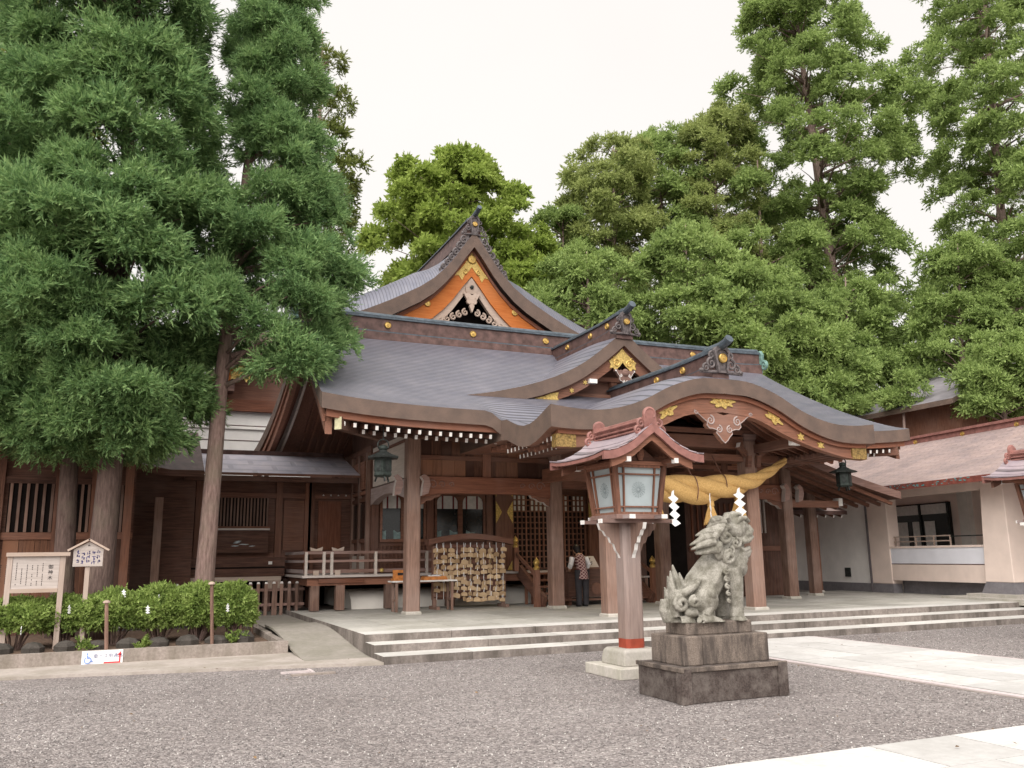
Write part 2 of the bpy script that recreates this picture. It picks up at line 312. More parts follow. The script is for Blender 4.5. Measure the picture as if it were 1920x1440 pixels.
        for j in range(nv-1):
            for i in (0, nu-1): a, b_ = I(i, j), I(i, j+1); fs.append((a, b_, n+b_, n+a) if i == 0 else (a, n+a, n+b_, b_)); mm.append(m_edge)
        return s.add(top+bot, fs, mm, al+al, co+co)
    def mesh(s, name, mats, smooth=False, org=None):
        me = bpy.data.meshes.new(name); v = np.array(s.v, dtype=np.float64)
        if org is not None: v = v-np.array(org)
        me.from_pydata(v.tolist(), [], s.f)
        for mt in ([mats] if isinstance(mats, str) else mats): me.materials.append(MAT[mt])
        me.polygons.foreach_set('material_index', s.m)
        if any(s.al) or any(s.co):
            for nm, d in (('along', s.al), ('course', s.co)): at = me.attributes.new(nm, 'FLOAT', 'POINT'); at.data.foreach_set('value', d)
        bm = bmesh.new(); bm.from_mesh(me); bmesh.ops.recalc_face_normals(bm, faces=bm.faces); bm.to_mesh(me); bm.free()
        if smooth:
            me.polygons.foreach_set('use_smooth', [True]*len(me.polygons))
            if smooth != 'all': me.set_sharp_from_angle(angle=math.radians(35))
        me.update(); return me
    def build(s, name, mats, parent=None, smooth=False, bevel=0):
        org = ORG[parent.name] if parent is not None else None
        o = bpy.data.objects.new(name, s.mesh(name, mats, smooth, org)); link(o, parent)
        if parent is None: ORG[o.name] = Vector((0, 0, 0))
        if bevel:
            b = o.modifiers.new('bevel', 'BEVEL'); b.width = bevel; b.segments = 2; b.limit_method = 'ANGLE'
        return o
def solo(mb, name, mats, base, label, cat, group=None, smooth=False, bevel=0):     # a top-level one-mesh thing with its origin at its base
    o = bpy.data.objects.new(name, mb.mesh(name, mats, smooth, base)); COL.objects.link(o); o.location = base; ORG[o.name] = Vector(base)
    if bevel:
        b = o.modifiers.new('bevel', 'BEVEL'); b.width = bevel; b.segments = 2; b.limit_method = 'ANGLE'
    return tag(o, label, cat, group)
def inst(me, name, parent, loc, scale=(1, 1, 1), rot=(0, 0, 0)):
    o = bpy.data.objects.new(name, me); link(o, parent); o.location = Vector(loc)-(ORG[parent.name] if parent is not None else Vector()); o.scale = scale; o.rotation_euler = rot
    return o
def copy_thing(root, loc, label=None, rotz=0, group=None):
    def cp(o, par):
        c = o.copy(); COL.objects.link(c)
        if par is not None: c.parent = par
        for ch in [x for x in o.children]: cp(ch, c)
        return c
    r = cp(root, None); r.location = loc; r.rotation_euler = (0, 0, rotz); ORG[r.name] = Vector(loc)
    if label: r['label'] = label
    if group: r['group'] = group
    return r
def remesh(mb, name, mats, voxel, org, smooth_iter=4):
    me = mb.mesh(name+'_raw', mats, False, org); o = bpy.data.objects.new(name+'_raw', me); COL.objects.link(o)
    md = o.modifiers.new('r', 'REMESH'); md.mode = 'VOXEL'; md.voxel_size = voxel; md.use_smooth_shade = True
    sm = o.modifiers.new('s', 'SMOOTH'); sm.factor = .5; sm.iterations = smooth_iter
    dg = bpy.context.evaluated_depsgraph_get(); m2 = bpy.data.meshes.new_from_object(o.evaluated_get(dg)); m2.name = name
    bpy.data.objects.remove(o); bpy.data.meshes.remove(me); m2.materials.clear(); m2.materials.append(MAT[mats if isinstance(mats, str) else mats[0]])
    return m2
def cube_mesh(name, mats, bev=0):
    me = MB().box(-.5, .5, -.5, .5, -.5, .5).mesh(name, mats); return me
def lin(a, b, n): return [a+(b-a)*i/(n-1) for i in range(n)]
def interp(x, xs, ys): return float(np.interp(x, xs, ys))
def cubic(xs, ys):                                   # smooth (monotone-ish) interpolation of a profile
    xs, ys = np.array(xs, float), np.array(ys, float); d = np.gradient(ys, xs)
    def f(x):
        x = min(max(x, xs[0]), xs[-1]); i = min(int(np.searchsorted(xs, x, 'right'))-1, len(xs)-2); h = xs[i+1]-xs[i]; t = (x-xs[i])/h
        return float((2*t**3-3*t**2+1)*ys[i]+(t**3-2*t**2+t)*h*d[i]+(-2*t**3+3*t**2)*ys[i+1]+(t**3-t**2)*h*d[i+1])
    return f
XZ = lambda u, v, d: (u, d, v)
def structure(o): o['kind'] = 'structure'; return o
ORD = ['first', 'second', 'third', 'fourth', 'fifth', 'sixth', 'seventh', 'eighth', 'ninth', 'tenth', 'eleventh', 'twelfth', 'thirteenth', 'fourteenth', 'fifteenth']
stone('edge_stone', (.045, .038, .034), (.095, .082, .072), (.03, .028, .022), 4, .5)
def pebmat():
    m, nt, b = _new('pebble'); g = N(nt, 'ShaderNodeObjectInfo'); wn2 = N(nt, 'ShaderNodeTexWhiteNoise'); wn2.noise_dimensions = '3D'
    q = N(nt, 'ShaderNodeVectorMath', operation='SNAP'); q.inputs[1].default_value = (.022, .022, 1); nt.links.new(N(nt, 'ShaderNodeNewGeometry').outputs['Position'], q.inputs[0]); nt.links.new(q.outputs[0], wn2.inputs['Vector'])
    nt.links.new(ramp(nt, wn2.outputs['Value'], [(0, (.10, .09, .087)), (.5, (.26, .235, .226)), (.85, (.37, .343, .33)), (1, (.64, .61, .58))]), b.inputs['Base Color']); b.inputs['Roughness'].default_value = .85
pebmat()
plain('litter', (.17, .105, .05), .8, 0, 3, .6, 0)
# ================================================================== ground, paths, steps, platform, bed
structure(MB().add([(-150, -60, 0), (200, -60, 0), (200, 260, 0), (-150, 260, 0)], [(0, 1, 2, 3)]).build('gravel_ground', 'gravel'))
def slab_field(parent, mesh, name, xs, ys, z, gap=.012, jitter=.003, stagger=0, th=.05):
    for j in range(len(ys)-1):
        off = stagger if j % 2 else 0
        for i in range(len(xs)-1):
            x0, x1 = xs[i], xs[i+1]
            if off: x0, x1 = max(xs[0], x0-off), x1-off if i < len(xs)-2 else xs[-1]
            if i == len(xs)-2 and off: x0 = xs[i]-off
            inst(mesh, name, parent, ((x0+x1)/2, (ys[j]+ys[j+1])/2, z-th/2+random.uniform(-jitter, jitter)), (x1-x0-gap, ys[j+1]-ys[j]-gap, th))
slab_me = cube_mesh('paving_slab', 'paving_path')
# path from the steps towards the viewer's right
pth = structure(MB().box(9.53, 12.79, 6.06, 14.04, .001, .012).build('stone_path', 'concrete'))
for x in (9.53, 12.66): inst(cube_mesh('border_stone', 'paving_border'), 'border_stone', pth, (x+.065, 10.05, .012), (.12, 7.96, .03))
slab_field(pth, slab_me, 'paving_slab', lin(9.665, 12.655, 5), lin(6.08, 14.03, 9), .034)
# crossing path in the foreground
pt2 = structure(MB().box(1.5, 14.5, 2.6, 6.05, .001, .012).build('crossing_path', 'concrete'))
slab_field(pt2, slab_me, 'paving_slab', lin(1.55, 14.45, 14), [2.65, 3.5, 4.35, 5.2, 6.03], .034, stagger=.5)
# concrete apron in front of the bed, ramp beside the platform
ap = MB(); ap.add([(-9, 16.0, 0), (-9, 16.32, 0), (2.75, 16.32, 0), (3.86, 16.2, 0), (3.86, 14.02, 0), (1.93, 14.49, 0), (-.64, 14.98, 0), (-1.63, 15.15, 0), (-9, 16.0, 0)][:8], [])
pts = [(-9, 16.45), (2.75, 16.45), (3.86, 15.0), (3.86, 14.02), (1.93, 14.47), (-.64, 14.98), (-9, 16.1)]
structure(MB().prism(pts, lambda u, v, d: (u, v, d), .001, .045).build('concrete_apron', 'concrete'))
rp = MB(); ny = 14
def ramp_z(y): t = min(1, max(0, (y-14.6)/4.2)); return .042+.285*(t*t*(3-2*t))
rp.sheet(lambda u, v: (u, v, ramp_z(v)), [2.752, 3.855], lin(14.85, 19.6, ny), .04, 0, 0, 0)
structure(rp.build('wheelchair_ramp', 'concrete_moss', smooth=True))
structure(MB().box(2.752, 3.855, 19.6, 27, .0, .27).build('side_walk', 'concrete_moss'))
dr = thing('drain_cover', 'small red brown framed drain slab in the gravel before the ramp', 'drain cover', (2.55, 13.75, 0))
MB().box(2.2, 2.62, 13.75, 13.8, 0, .03).box(2.62, 2.67, 13.55, 13.95, 0, .032).build('edge_stone', 'paving_border', dr)
MB().box(2.3, 2.95, 13.4, 13.52, 0, .025).build('slab', 'kerb_stone', dr)
# stone platform and its three steps, block by block
PZ = .38
plat = structure(MB().box(3.9, 34, 15.9, 40, 0, PZ-.055).build('stone_platform', 'granite_step'))
blk = cube_mesh('step_stone', 'granite_step')
def step_row(y0, y1, z0, z1, x0, x1, seed):
    r = random.Random(seed); x = x0
    while x < x1-.3:
        L = r.uniform(1.45, 2.1); L = min(L, x1-x)
        if x1-x-L < .6: L = x1-x
        b = MB().box(-.5, .5, -.5, .5, -.5, .5); o = inst(stepm, 'step_stone', plat, (x+L/2, (y0+y1)/2+r.uniform(-.006, .006), (z0+z1)/2), (L-.009, y1-y0, z1-z0)); x += L
sm_ = MB(); sm_.box(-.5, .5, -.5, .5, -.5, .5); sm_.m = [0, 1, 0, 0, 0, 0]; stepm = sm_.mesh('step_stone', ['granite_step', 'granite_top'])
step_row(14.05, 14.70, 0, .127, 3.86, 26, 1); step_row(14.67, 15.31, .03, .254, 3.865, 26, 2); step_row(15.28, 15.92, .06, PZ, 3.86, 26, 3)
pl_me = cube_mesh('floor_slab', 'paving_platform')
slab_field(plat, pl_me, 'floor_slab', [3.87]+lin(4.8, 21.8, 18)+[23, 24.5, 26], [15.93, 16.9, 17.9, 18.9, 19.9, 20.9, 21.9, 23.2], PZ, .012, .002, 0, .06)
structure(MB().box(3.86, 3.9, 15.92, 27, 0, PZ-.002).build('platform_side', 'granite_step'))
# planting bed with its kerb
bed = structure(MB().box(-12, 2.62, 16.46, 22.2, 0, .13).build('planting_bed_soil', 'soil'))
kb = structure(MB().box(-12, 2.6, 16.44, 16.47, 0, .12).build('bed_kerb', 'kerb_stone'))
km = cube_mesh('kerb_block', 'kerb_stone'); x = -12.0
for i, L in enumerate([3.1, 2.9, 3.0, 2.75, 2.9]):
    if i == 4: L = 2.72-x
    inst(km, 'kerb_block', kb, (x+L/2, 16.38, .125), (L-.01, .15, .25)); x += L
for i in range(3): inst(km, 'kerb_block', kb, (2.665, 17.42+i*1.92, .115+.02*i), (.13, 1.9, .23))
for i in range(14):      # low dark stones edging the shrubs
    r = random.Random(40+i); xx = -4.6+i*.52
    solo(MB().ell((xx, 18.0, .17), (.26*r.uniform(.85, 1.1), .2, .16*r.uniform(.7, 1.15)), Quaternion((0, 0, 1), r.uniform(0, 3)), 7, 5), 'edging_stone', 'edge_stone', (xx, 18.0, .1), 'dark edging stone under the shrubs, '+ORD[13-i]+' from the right end of the row', 'stone', 'edging stones under the shrubs')
# ================================================================== main shrine hall
AX = 11.65
EY, RY, EZ, RZ = 17.4, 23.2, 4.87, 7.9          # front eave / ridge of the main roof
hall = thing('shrine_hall', 'main shrine hall with sweeping dark copper roof, dormer gable and curved porch gable', 'shrine', (AX, 20, PZ))
def main_z(Y):
    t = (Y-EY)/(RY-EY) if Y <= RY else (2*RY-EY-Y)/(RY-EY)
    return EZ+(RZ-EZ)*max(0, t)**1.2
def main_pt(s, Y):
    t = min(1, abs((RY-Y)/(RY-EY))); hw = 7.85+.4*t**2
    z = main_z(Y)+.20*abs(s)**6*t**2; dx = abs(s*hw)     # the eave dips where the porch roof grows out of it
    if dx < 4.6 and Y < RY: z -= .30*max(0, 1-((dx-3.9)/.62)**2)*max(0, 1-(Y-EY)/.9) if dx > 3.9 else .30*max(0, 1-(Y-EY)/.9)
    return (AX+s*hw, Y, z)
_ys = lin(EY, 2*RY-EY, 33); _arc = [0]
for a, b in zip(_ys, _ys[1:]): _arc.append(_arc[-1]+math.hypot(b-a, main_z(b)-main_z(a)))
rf = MB().sheet(main_pt, lin(-1, 1, 97), _ys, lambda u, v: .33 if v < EY+.01 else .33, 0, 1, 2, lambda u, v: u*8, lambda u, v: interp(v, _ys, _arc)).build('roof', ['roof_copper', 'wood_dark_y', 'fascia'], hall, True)
# red board under the eave
n = 40; us = lin(-.985, .985, n); pts_ = [(AX+u*8.25, 0, main_z(EY+.14)+.2*abs(u)**6) for u in us]
MB().strip([(p[0], p[2]-.34) for p in pts_], [(p[0], p[2]-.50) for p in pts_], XZ, EY+.10, EY+.20).build('eave_board', 'wood_red_x', rf)
# ---- ridges
def spiral(mb, fn, cx, cz, r, turns, d, th, dirn=1, a0=0, m=0, n=22, grow=0.15):
    path = []; rad = []
    for i in range(n):
        t = i/(n-1); a = a0+dirn*turns*2*math.pi*t; rr = r*(1-t*(1-grow)); path.append(fn(cx+rr*math.cos(a), cz+rr*math.sin(a), d)); rad.append(th*(1-.45*t))
    mb.tube(path, rad, 6, m)
def medallion(parent, c, r, axis, name='crest_medallion'):
    mb = MB(); prof = [(r, -.02), (r, .025), (r*.85, .045), (r*.8, .03), (r*.3, .035), (r*.25, .05), (.001, .05)]; mb.lathe(prof, (0, 0, 0), 16)
    o = mb.build(name, 'gold', None, True); o.parent = parent; ORG[o.name] = ORG[parent.name]; o.location = Vector(c)-ORG[parent.name]
    o.rotation_euler = {'-y': (math.pi/2, 0, 0), '-x': (0, -math.pi/2, 0), 'x': (0, math.pi/2, 0)}[axis]; return o
def ridge(parent, horiz, c, a, b, zb, h, w, upturn=.12, meds=(), side='-y', capr=.13):
    P = (lambda t, o_, z: (t, c+o_, z)) if horiz == 'x' else (lambda t, o_, z: (c+o_, t, z))
    ts = lin(a, b, 24); L = abs(b-a); mid = (a+b)/2
    if horiz == 'x': lift = lambda t: upturn*abs((t-mid)/(L/2))**4
    else: lift = lambda t: upturn*max(0, 1-(t-a)/(.45*L))**2
    def band(z0, z1, hw0, hw1):
        mb = MB(); vs = []
        for t in ts: l = lift(t); vs += [P(t, -hw0, zb+z0+l*.6), P(t, hw0, zb+z0+l*.6), P(t, hw1, zb+z1+l), P(t, -hw1, zb+z1+l)]
        fs = [(4*i+k, 4*i+(k+1) % 4, 4*i+4+(k+1) % 4, 4*i+4+k) for i in range(len(ts)-1) for k in range(4)]+[(0, 1, 2, 3), tuple(4*(len(ts)-1)+k for k in (3, 2, 1, 0))]
        return mb.add(vs, fs)
    r = band(h*.18, h*.78, w*.42, w*.40).build('ridge', 'ridge_brown', parent)
    band(-.25, h*.10, w*.62, w*.58).build('ridge_base', 'ridge_brown', r); band(h*.10, h*.17, w*.50, w*.50).build('ridge_moulding', 'ridge_cap', r); band(h*.78, h*.86, w*.52, w*.52).build('ridge_moulding', 'ridge_cap', r)
    MB().tube([P(t, 0, zb+h*.93+lift(t)) for t in ts], capr, 10, 0, .75).build('ridge_cap', 'ridge_cap', r, True)
    for t in meds:
        if horiz == 'x': medallion(r, (t, c-w*.41, zb+h*.48+lift(t)), .10, '-y')
        else: medallion(r, (c-w*.41, t, zb+h*.48+lift(t)), .085, '-x')
    return r
rg = ridge(hall, 'x', RY, AX-7.9, AX+7.9, RZ-.02, .62, .44, .10, [AX+k for k in (-5.35, -2.75, -.35, 2.6, 5.1)])
def end_ornament(parent, x, y, z, w, h, name='ridge_end_ornament', mat='ornament_grey', horn=.5):
    """shield with crest, side scrolls and a horn, facing -Y; (x, z) is the middle of its foot"""
    f = lambda u, v, d: (x+u, y+d, z+v)
    mb = MB(); out = [(-.20, 0), (-.24, .25), (-.30, .55), (-.34, .85), (-.22, 1.0), (0, 1.04), (.22, 1.0), (.34, .85), (.30, .55), (.24, .25), (.20, 0)]
    mb.prism([(a*w, b*h) for a, b in out], f, -.05, .12)
    mb.strip([(a*w, b*h) for a, b in out], [(a*w*.72, .52*h+(b-.52)*h*.72) for a, b in out], f, -.09, -.05)
    for s in (-1, 1):
        spiral(mb, f, s*.42*w, .34*h, .20*w, 1.4, -.02, .055*w, -s, math.pi/2, 0); spiral(mb, f, s*.66*w, .16*h, .15*w, 1.3, -.02, .05*w, -s, math.pi/2, 0)
        spiral(mb, f, s*.40*w, .66*h, .13*w, 1.2, -.02, .045*w, -s, math.pi/2, 0)
        mb.tube([f(s*.2*w, .04*h, .0), f(s*.55*w, .02*h, .0), f(s*.92*w, -.02*h, 0)], [.07*w, .06*w, .03*w], 7); mb.ell(f(s*.84*w, .06*h, 0), (.10*w, .06, .09*h))
    o = mb.build(name, mat, parent, True)
    MB().tube([f(0, 1.0*h, .5), f(0, 1.02*h, 0), f(0, 1.12*h, -horn*.7), f(0, 1.22*h, -horn)], [.10, .10, .095, .10], 10).build('ridge_horn', 'ridge_cap', o, True)
    medallion(o, (x, y-.085, z+.55*h), .17*w if w < .8 else .13, '-y'); return o
# verdigris ends of the main ridge
for s in (-1, 1):
    f = lambda u, v, d: (AX+s*(7.88+d), RY+u, RZ-.12+v)
    mb = MB().prism([(-.16, 0), (-.26, .35), (-.30, .62), (-.2, .78), (.2, .78), (.3, .62), (.26, .35), (.16, 0)], f, 0, .12)
    for q in (-1, 1): spiral(mb, f, q*.34, .22, .16, 1.3, .06, .06, -q, math.pi/2)
    mb.ell(f(0, .05, .06), (.1, .25, .13)); mb.build('ridge_end_ornament', 'verdigris', rg, True)
# ---- dormer gable
chid = cubic([0, .32, .82, 1.15, 1.67, 2.49, 3.66, 4.6], [7.57, 7.30, 6.90, 6.66, 6.36, 6.02, 5.70, 5.53]); DY = 19.0
ds = [-x for x in reversed([0, .12, .32, .55, .82, 1.15, 1.4, 1.67, 2.05, 2.49, 3.0, 3.66, 4.1, 4.6])]; ds = ds+[-x for x in reversed(ds[:-1])]
arc = lambda fn, x: abs(x)*.5+(fn(0)-fn(abs(x)))*.8
dg = MB().sheet(lambda u, v: (AX+u, v, chid(abs(u))-.05+.10*min(1, (v-DY)/1.2)+.02), ds, lin(DY, 23.0, 9), lambda u, v: .40-.14*(abs(u)/4.6)**2, 0, 1, 2, lambda u, v: v+abs(u)*.15, lambda u, v: arc(chid, u)*1.2).build('dormer_roof', ['roof_copper_big', 'wood_dark_y', 'fascia'], hall, True)
top = [(AX+u, chid(abs(u))-.41+.12*(abs(u)/4.6)**2) for u in ds[1:-1]]; low = [(x, z-.10-.30*max(0, 1-abs(x-AX)/4.4)) for x, z in top]
MB().strip(top, low, XZ, DY+.13, DY+.25).build('barge_board', 'wood_x', dg)
low2 = [(AX+u, chid(abs(u))-.40) for u in ds[3:-3]]
MB().prism(low2+[(AX+3.3, 5.45), (AX-3.3, 5.45)], XZ, DY+.75, DY+.82).build('gable_wall', 'wood_dark_x', dg)
for z, hh, k in ((5.78, .10, 2.6), (5.62, .08, 3.0), (6.25, .12, 1.35)): MB().box(AX-k, AX+k, DY+.55, DY+.76, z, z+hh).build('gable_beam', 'wood_x', dg)
for xx in (-1.2, 0, 1.2): MB().box(AX+xx-.09, AX+xx+.09, DY+.58, DY+.75, 5.85, 6.28).build('gable_strut', 'wood_z', dg)
MB().box(AX-1.06, AX-.84, DY+.02, DY+.14, 6.06, 6.17).build('purlin_end', 'white_paint', dg)
ridge(hall, 'y', AX, DY-.05, 22.95, 7.50, .50, .40, .10, (DY+.55, DY+1.5, DY+2.9), capr=.12)
end_ornament(hall, AX, DY-.08, 7.42, .50, .60, horn=.42)
def scallop(w, h, n=40, k=7, a=.16): return [(w*math.cos(t)*(1+a*math.cos(k*t+.4)), h*math.sin(t)*(1+a*math.cos(k*t))) for t in [2*math.pi*i/n for i in range(n)]]
def gold_plate(parent, x, z, y, outline, scrolls=(), name='gold_fitting', rot=0):
    c, s_ = math.cos(rot), math.sin(rot); f = lambda u, v, d: (x+u*c-v*s_, y+d, z+u*s_+v*c)
    mb = MB().prism(outline, f, -.012, .012)
    for (cx, cz, r, dr) in scrolls: spiral(mb, f, cx, cz, r, 1.3, -.014, r*.22, dr, math.pi/2, 1)
    return mb.build(name, ['gold_paint', 'gold'], parent)
def wings(w, h): return [(0, h), (.25*w, .72*h), (.5*w, .5*h), (.72*w, .30*h), (1*w, .12*h), (.88*w, -.08*h), (.95*w, -.35*h), (.7*w, -.28*h), (.55*w, -.55*h), (.38*w, -.3*h), (.2*w, -.15*h), (.0, .1*h), (-.2*w, -.15*h), (-.38*w, -.3*h), (-.55*w, -.55*h), (-.7*w, -.28*h), (-.95*w, -.35*h), (-.88*w, -.08*h), (-1*w, .12*h), (-.72*w, .30*h), (-.5*w, .5*h), (-.25*w, .72*h)]
gold_plate(dg, AX, 6.66, DY+.115, wings(.42, .42), [(.2, .0, .1, 1), (-.2, 0, .1, -1), (.3, .1, .07, 1), (-.3, .1, .07, -1)])
for s in (-1, 1):
    u = 2.35; gold_plate(dg, AX+s*u, chid(u)-.50, DY+.115, [(-.45, -.07), (-.2, .02), (0, .07), (.2, .16), (.42, .2), (.38, .06), (.45, -.05), (.2, -.08), (0, -.08)] if s < 0 else [(.45, -.07), (.2, .02), (0, .07), (-.2, .16), (-.42, .2), (-.38, .06), (-.45, -.05), (-.2, -.08), (0, -.08)], [(.1*-s*.5, 0, .06, 1)])
    for u in (1.15, 1.55): gold_plate(dg, AX+s*u, chid(u)-.58, DY+.115, [(.075*(1 if i % 2 else .5)*math.cos(i*math.pi/6), .075*(1 if i % 2 else .5)*math.sin(i*math.pi/6)) for i in range(12)])
def pendant(parent, x, y, z, w, h, mat='wood_grey_x', edge='white_paint', depth=.10):
    """carved gable pendant: pointed heart with scrolled shoulders, hanging from (x, z)"""
    f = lambda u, v, d: (x+u, y+d, z+v); o_ = [(0, -1), (.10, -.90), (.16, -.80), (.27, -.66), (.24, -.56), (.38, -.50), (.50, -.50), (.58, -.40), (.56, -.28), (.70, -.16), (.84, -.02), (1.0, .02), (.96, .12), (.82, .12), (.62, .06), (.44, .10), (.2, .05), (0, -.02)]
    out = [(a*w, b*h) for a, b in o_]+[(-a*w, b*h) for a, b in reversed(o_[1:-1])]
    o = MB().prism(out, f, -depth/2, depth/2).build('gable_pendant', mat, parent)
    mb = MB()
    for s in (-1, 1):
        spiral(mb, f, s*.46*w, -.22*h, .14*w, 1.5, -depth/2, .028*w, s, math.pi/2); spiral(mb, f, s*.18*w, -.52*h, .11*w, 1.5, -depth/2, .024*w, s, math.pi/2); spiral(mb, f, s*.93*w, .05*h, .06*w, 1.2, -depth/2, .026*w, s, 0)
        mb.tube([f(s*a*w, b*h, -depth/2) for a, b in o_[:13]], .016*w, 5)
    mb.build('carved_scroll', edge, o, True)['kind'] = 'stuff'; return o
pendant(dg, AX, DY+.05, 6.42, .30, .50); MB().ell((AX, DY-.01, 6.40), (.10, .05, .10)).build('pendant_boss', 'wood_grey_x', dg, True)
# ---- curved porch gable
KY = 14.9
kara = cubic([0, .66, 1.4, 2.1, 2.65, 3.1, 3.7, 4.25], [5.43, 5.40, 5.18, 4.84, 4.66, 4.58, 4.575, 4.63])
ks = lin(-4.25, 4.25, 45)
def kara_z(u, v):
    t = min(1, (v-KY)/1.1); w = min(1, max(0, (abs(u)-2.6)/1.5)); sag = .30*math.sin(math.pi*min(1, max(0, (v-KY)/2.3)))**1.2
    return kara(abs(u))+.22*(t*(2-t))*max(0, 1-abs(u)/5.2)-sag*w*w
_karc = [0]
for a, b in zip(ks, ks[1:]): _karc.append(_karc[-1]+math.hypot(b-a, kara(abs(b))-kara(abs(a))))
pr = MB().sheet(lambda u, v: (AX+u, v, kara_z(u, v)), ks, [KY, KY+.1, KY+.25, KY+.45, KY+.7, KY+1, KY+1.3, KY+1.6, KY+1.9, KY+2.2, 17.4, 18.5, 20.2], lambda u, v: .33+.12*(abs(u)/4.25)**2, 0, 1, 2, lambda u, v: v, lambda u, v: interp(u, ks, _karc)).build('porch_roof', ['roof_copper_big', 'wood_dark_y', 'fascia'], hall, True)
kb_low = cubic([0, .95, 1.7, 2.62, 3.64, 4.1], [4.76, 4.64, 4.33, 4.05, 3.86, 3.84]); kq = lin(-4.05, 4.05, 41)
top = [(AX+u, kara(abs(u))-.32-.12*(abs(u)/4.25)**2) for u in kq]; low = [(AX+u, kb_low(abs(u))) for u in kq]
mid_ = [(x, z-.10) for x, z in top]
MB().strip(top, mid_, XZ, KY+.10, KY+.34).build('barge_moulding', 'wood_red_x', pr); MB().strip(mid_, low, XZ, KY+.17, KY+.31).build('barge_board', 'wood_x', pr)
MB().strip([(x, z+.004) for x, z in low], [(x, z-.045) for x, z in low], XZ, KY+.14, KY+.33).build('barge_moulding', 'wood_x', pr)
gold_plate(pr, AX+.03, 4.97, KY+.155, scallop(.30, .15, 42, 9, .2), [(.12, .02, .08, 1), (-.12, .02, .08, -1), (0, .03, .05, 1)])
for s in (-1, 1):
    gold_plate(pr, AX+s*1.42, 4.66, KY+.155, scallop(.22, .10, 36, 5, .3), [(.06, 0, .06, 1), (-.08, 0, .05, -1)], rot=-s*.5)
    for u in (2.15, 2.72): gold_plate(pr, AX+s*u, (kara(u)+kb_low(u))/2-.24, KY+.155, [(.12*(1 if i % 2 else .45)*math.cos(i*math.pi/6), .12*(1 if i % 2 else .45)*math.sin(i*math.pi/6)) for i in range(12)])
    MB().box(AX+s*3.86-.22, AX+s*3.86+.22, KY+.13, KY+.34, 3.81, 4.07).build('barge_end_fitting', 'gold_dim', pr)
pendant(pr, AX+.03, KY+.22, 4.66, .78, .62, 'wood_x', 'wood_grey_y', .14)
ridge(hall, 'y', AX, KY+.12, 19.7, 5.62, .48, .36, .10, (KY+1.3, KY+2.4), capr=.11)
end_ornament(hall, AX, KY+.10, 5.58, .62, .58, horn=.36)
# underside of the porch: rafters following the curve
for s in (-1, 1):
    for i in range(11):
        u0, u1 = .25, 4.0; y = 15.5+i*.30; mb = MB(); pa = [(AX+s*u, y, kara_z(u, y)-.36-.12*(u/4.25)**2-.05) for u in lin(.9, 4.05, 9)]
        for p, q in zip(pa, pa[1:]): mb.beam(p, q, .07, .10)
        mb.build('porch_rafter', 'wood_red_x' if s > 0 else 'wood_x', pr)
    for i in range(12):     # side eave rafter ends with white tips
        y = 15.25+i*.20
        for k, (zz, ln) in enumerate(((3.99, .0), (3.88, .3))): MB().beam((AX+s*(3.3-ln), y, zz+.06), (AX+s*(4.08-ln), y, zz), .06, .085, mend=1).build('eave_rafter', ['wood_dark_x', 'white_paint'], pr)
# ---- rafters of the main eave (two tiers, white tips)
r1 = MB().box(-.032, .032, 0, 1.5, -.045, .045); r1.m = [0, 0, 1, 0, 0, 0]; r1 = r1.mesh('rafter', ['wood_dark_y', 'white_paint'])
x = AX-7.75
while x < AX+7.8:
    if abs(x-AX) > 4.0:
        u = (x-AX)/8.2; lift = .20*abs(u)**6
        inst(r1, 'rafter', rf, (x, EY+.16, EZ-.56+lift), rot=(math.radians(10), 0, 0)); inst(r1, 'rafter', rf, (x+.035, EY+.52, EZ-.62+lift), rot=(math.radians(12), 0, 0))
    x += .236
for s in (-1, 1):       # corner hip ends with metal caps
    MB().beam((AX+s*6.6, EY+1.6, EZ-.42), (AX+s*7.88, EY+.12, EZ-.42), .16, .26, mend=1).build('corner_rafter', ['wood_dark_y', 'pale_brass'], rf)
# gable overhang at the left end: barge board and ribs
vp = [(Y, main_z(Y)) for Y in lin(EY+.3, 2*RY-EY, 25)]
for s in (-1, 1):
    hw = lambda Y: 7.85+.4*min(1, abs((RY-Y)/(RY-EY)))**2
    mb = MB()
    for dz0, dz1, o0, o1 in ((-.33, -.72, .10, .24), (-.30, -.45, .04, .12)):
        a = [(Y, z+dz0) for Y, z in vp]; b = [(Y, z+dz1) for Y, z in vp]; mb.strip(a, b, lambda u, v, d: (AX+s*(hw(u)-d), u, v), o0, o1)
    mb.build('verge_board', 'wood_y', rf)
    MB().strip([(Y, z-.30) for Y, z in vp], [(Y, z-.62) for Y, z in vp], lambda u, v, d: (AX+s*(hw(u)-d), u, v), .45, .52).build('verge_board', 'wood_light_y', rf)
    for k in range(7):
        q = .75+k*.23; MB().strip([(Y, z-.33) for Y, z in vp], [(Y, z-.42) for Y, z in vp], lambda u, v, d: (AX+s*(7.7-d), u, v), q, q+.07).build('gable_rib', 'wood_y', rf)
    ga = [(Y, main_z(Y)-.34) for Y in lin(20.0, 2*RY-20, 15)]
    MB().prism(ga+[(2*RY-20, 4.3), (20, 4.3)], lambda u, v, d: (AX+s*(5.5-d), u, v), 0, .08).build('gable_end_wall', 'wood_dark_z', hall)
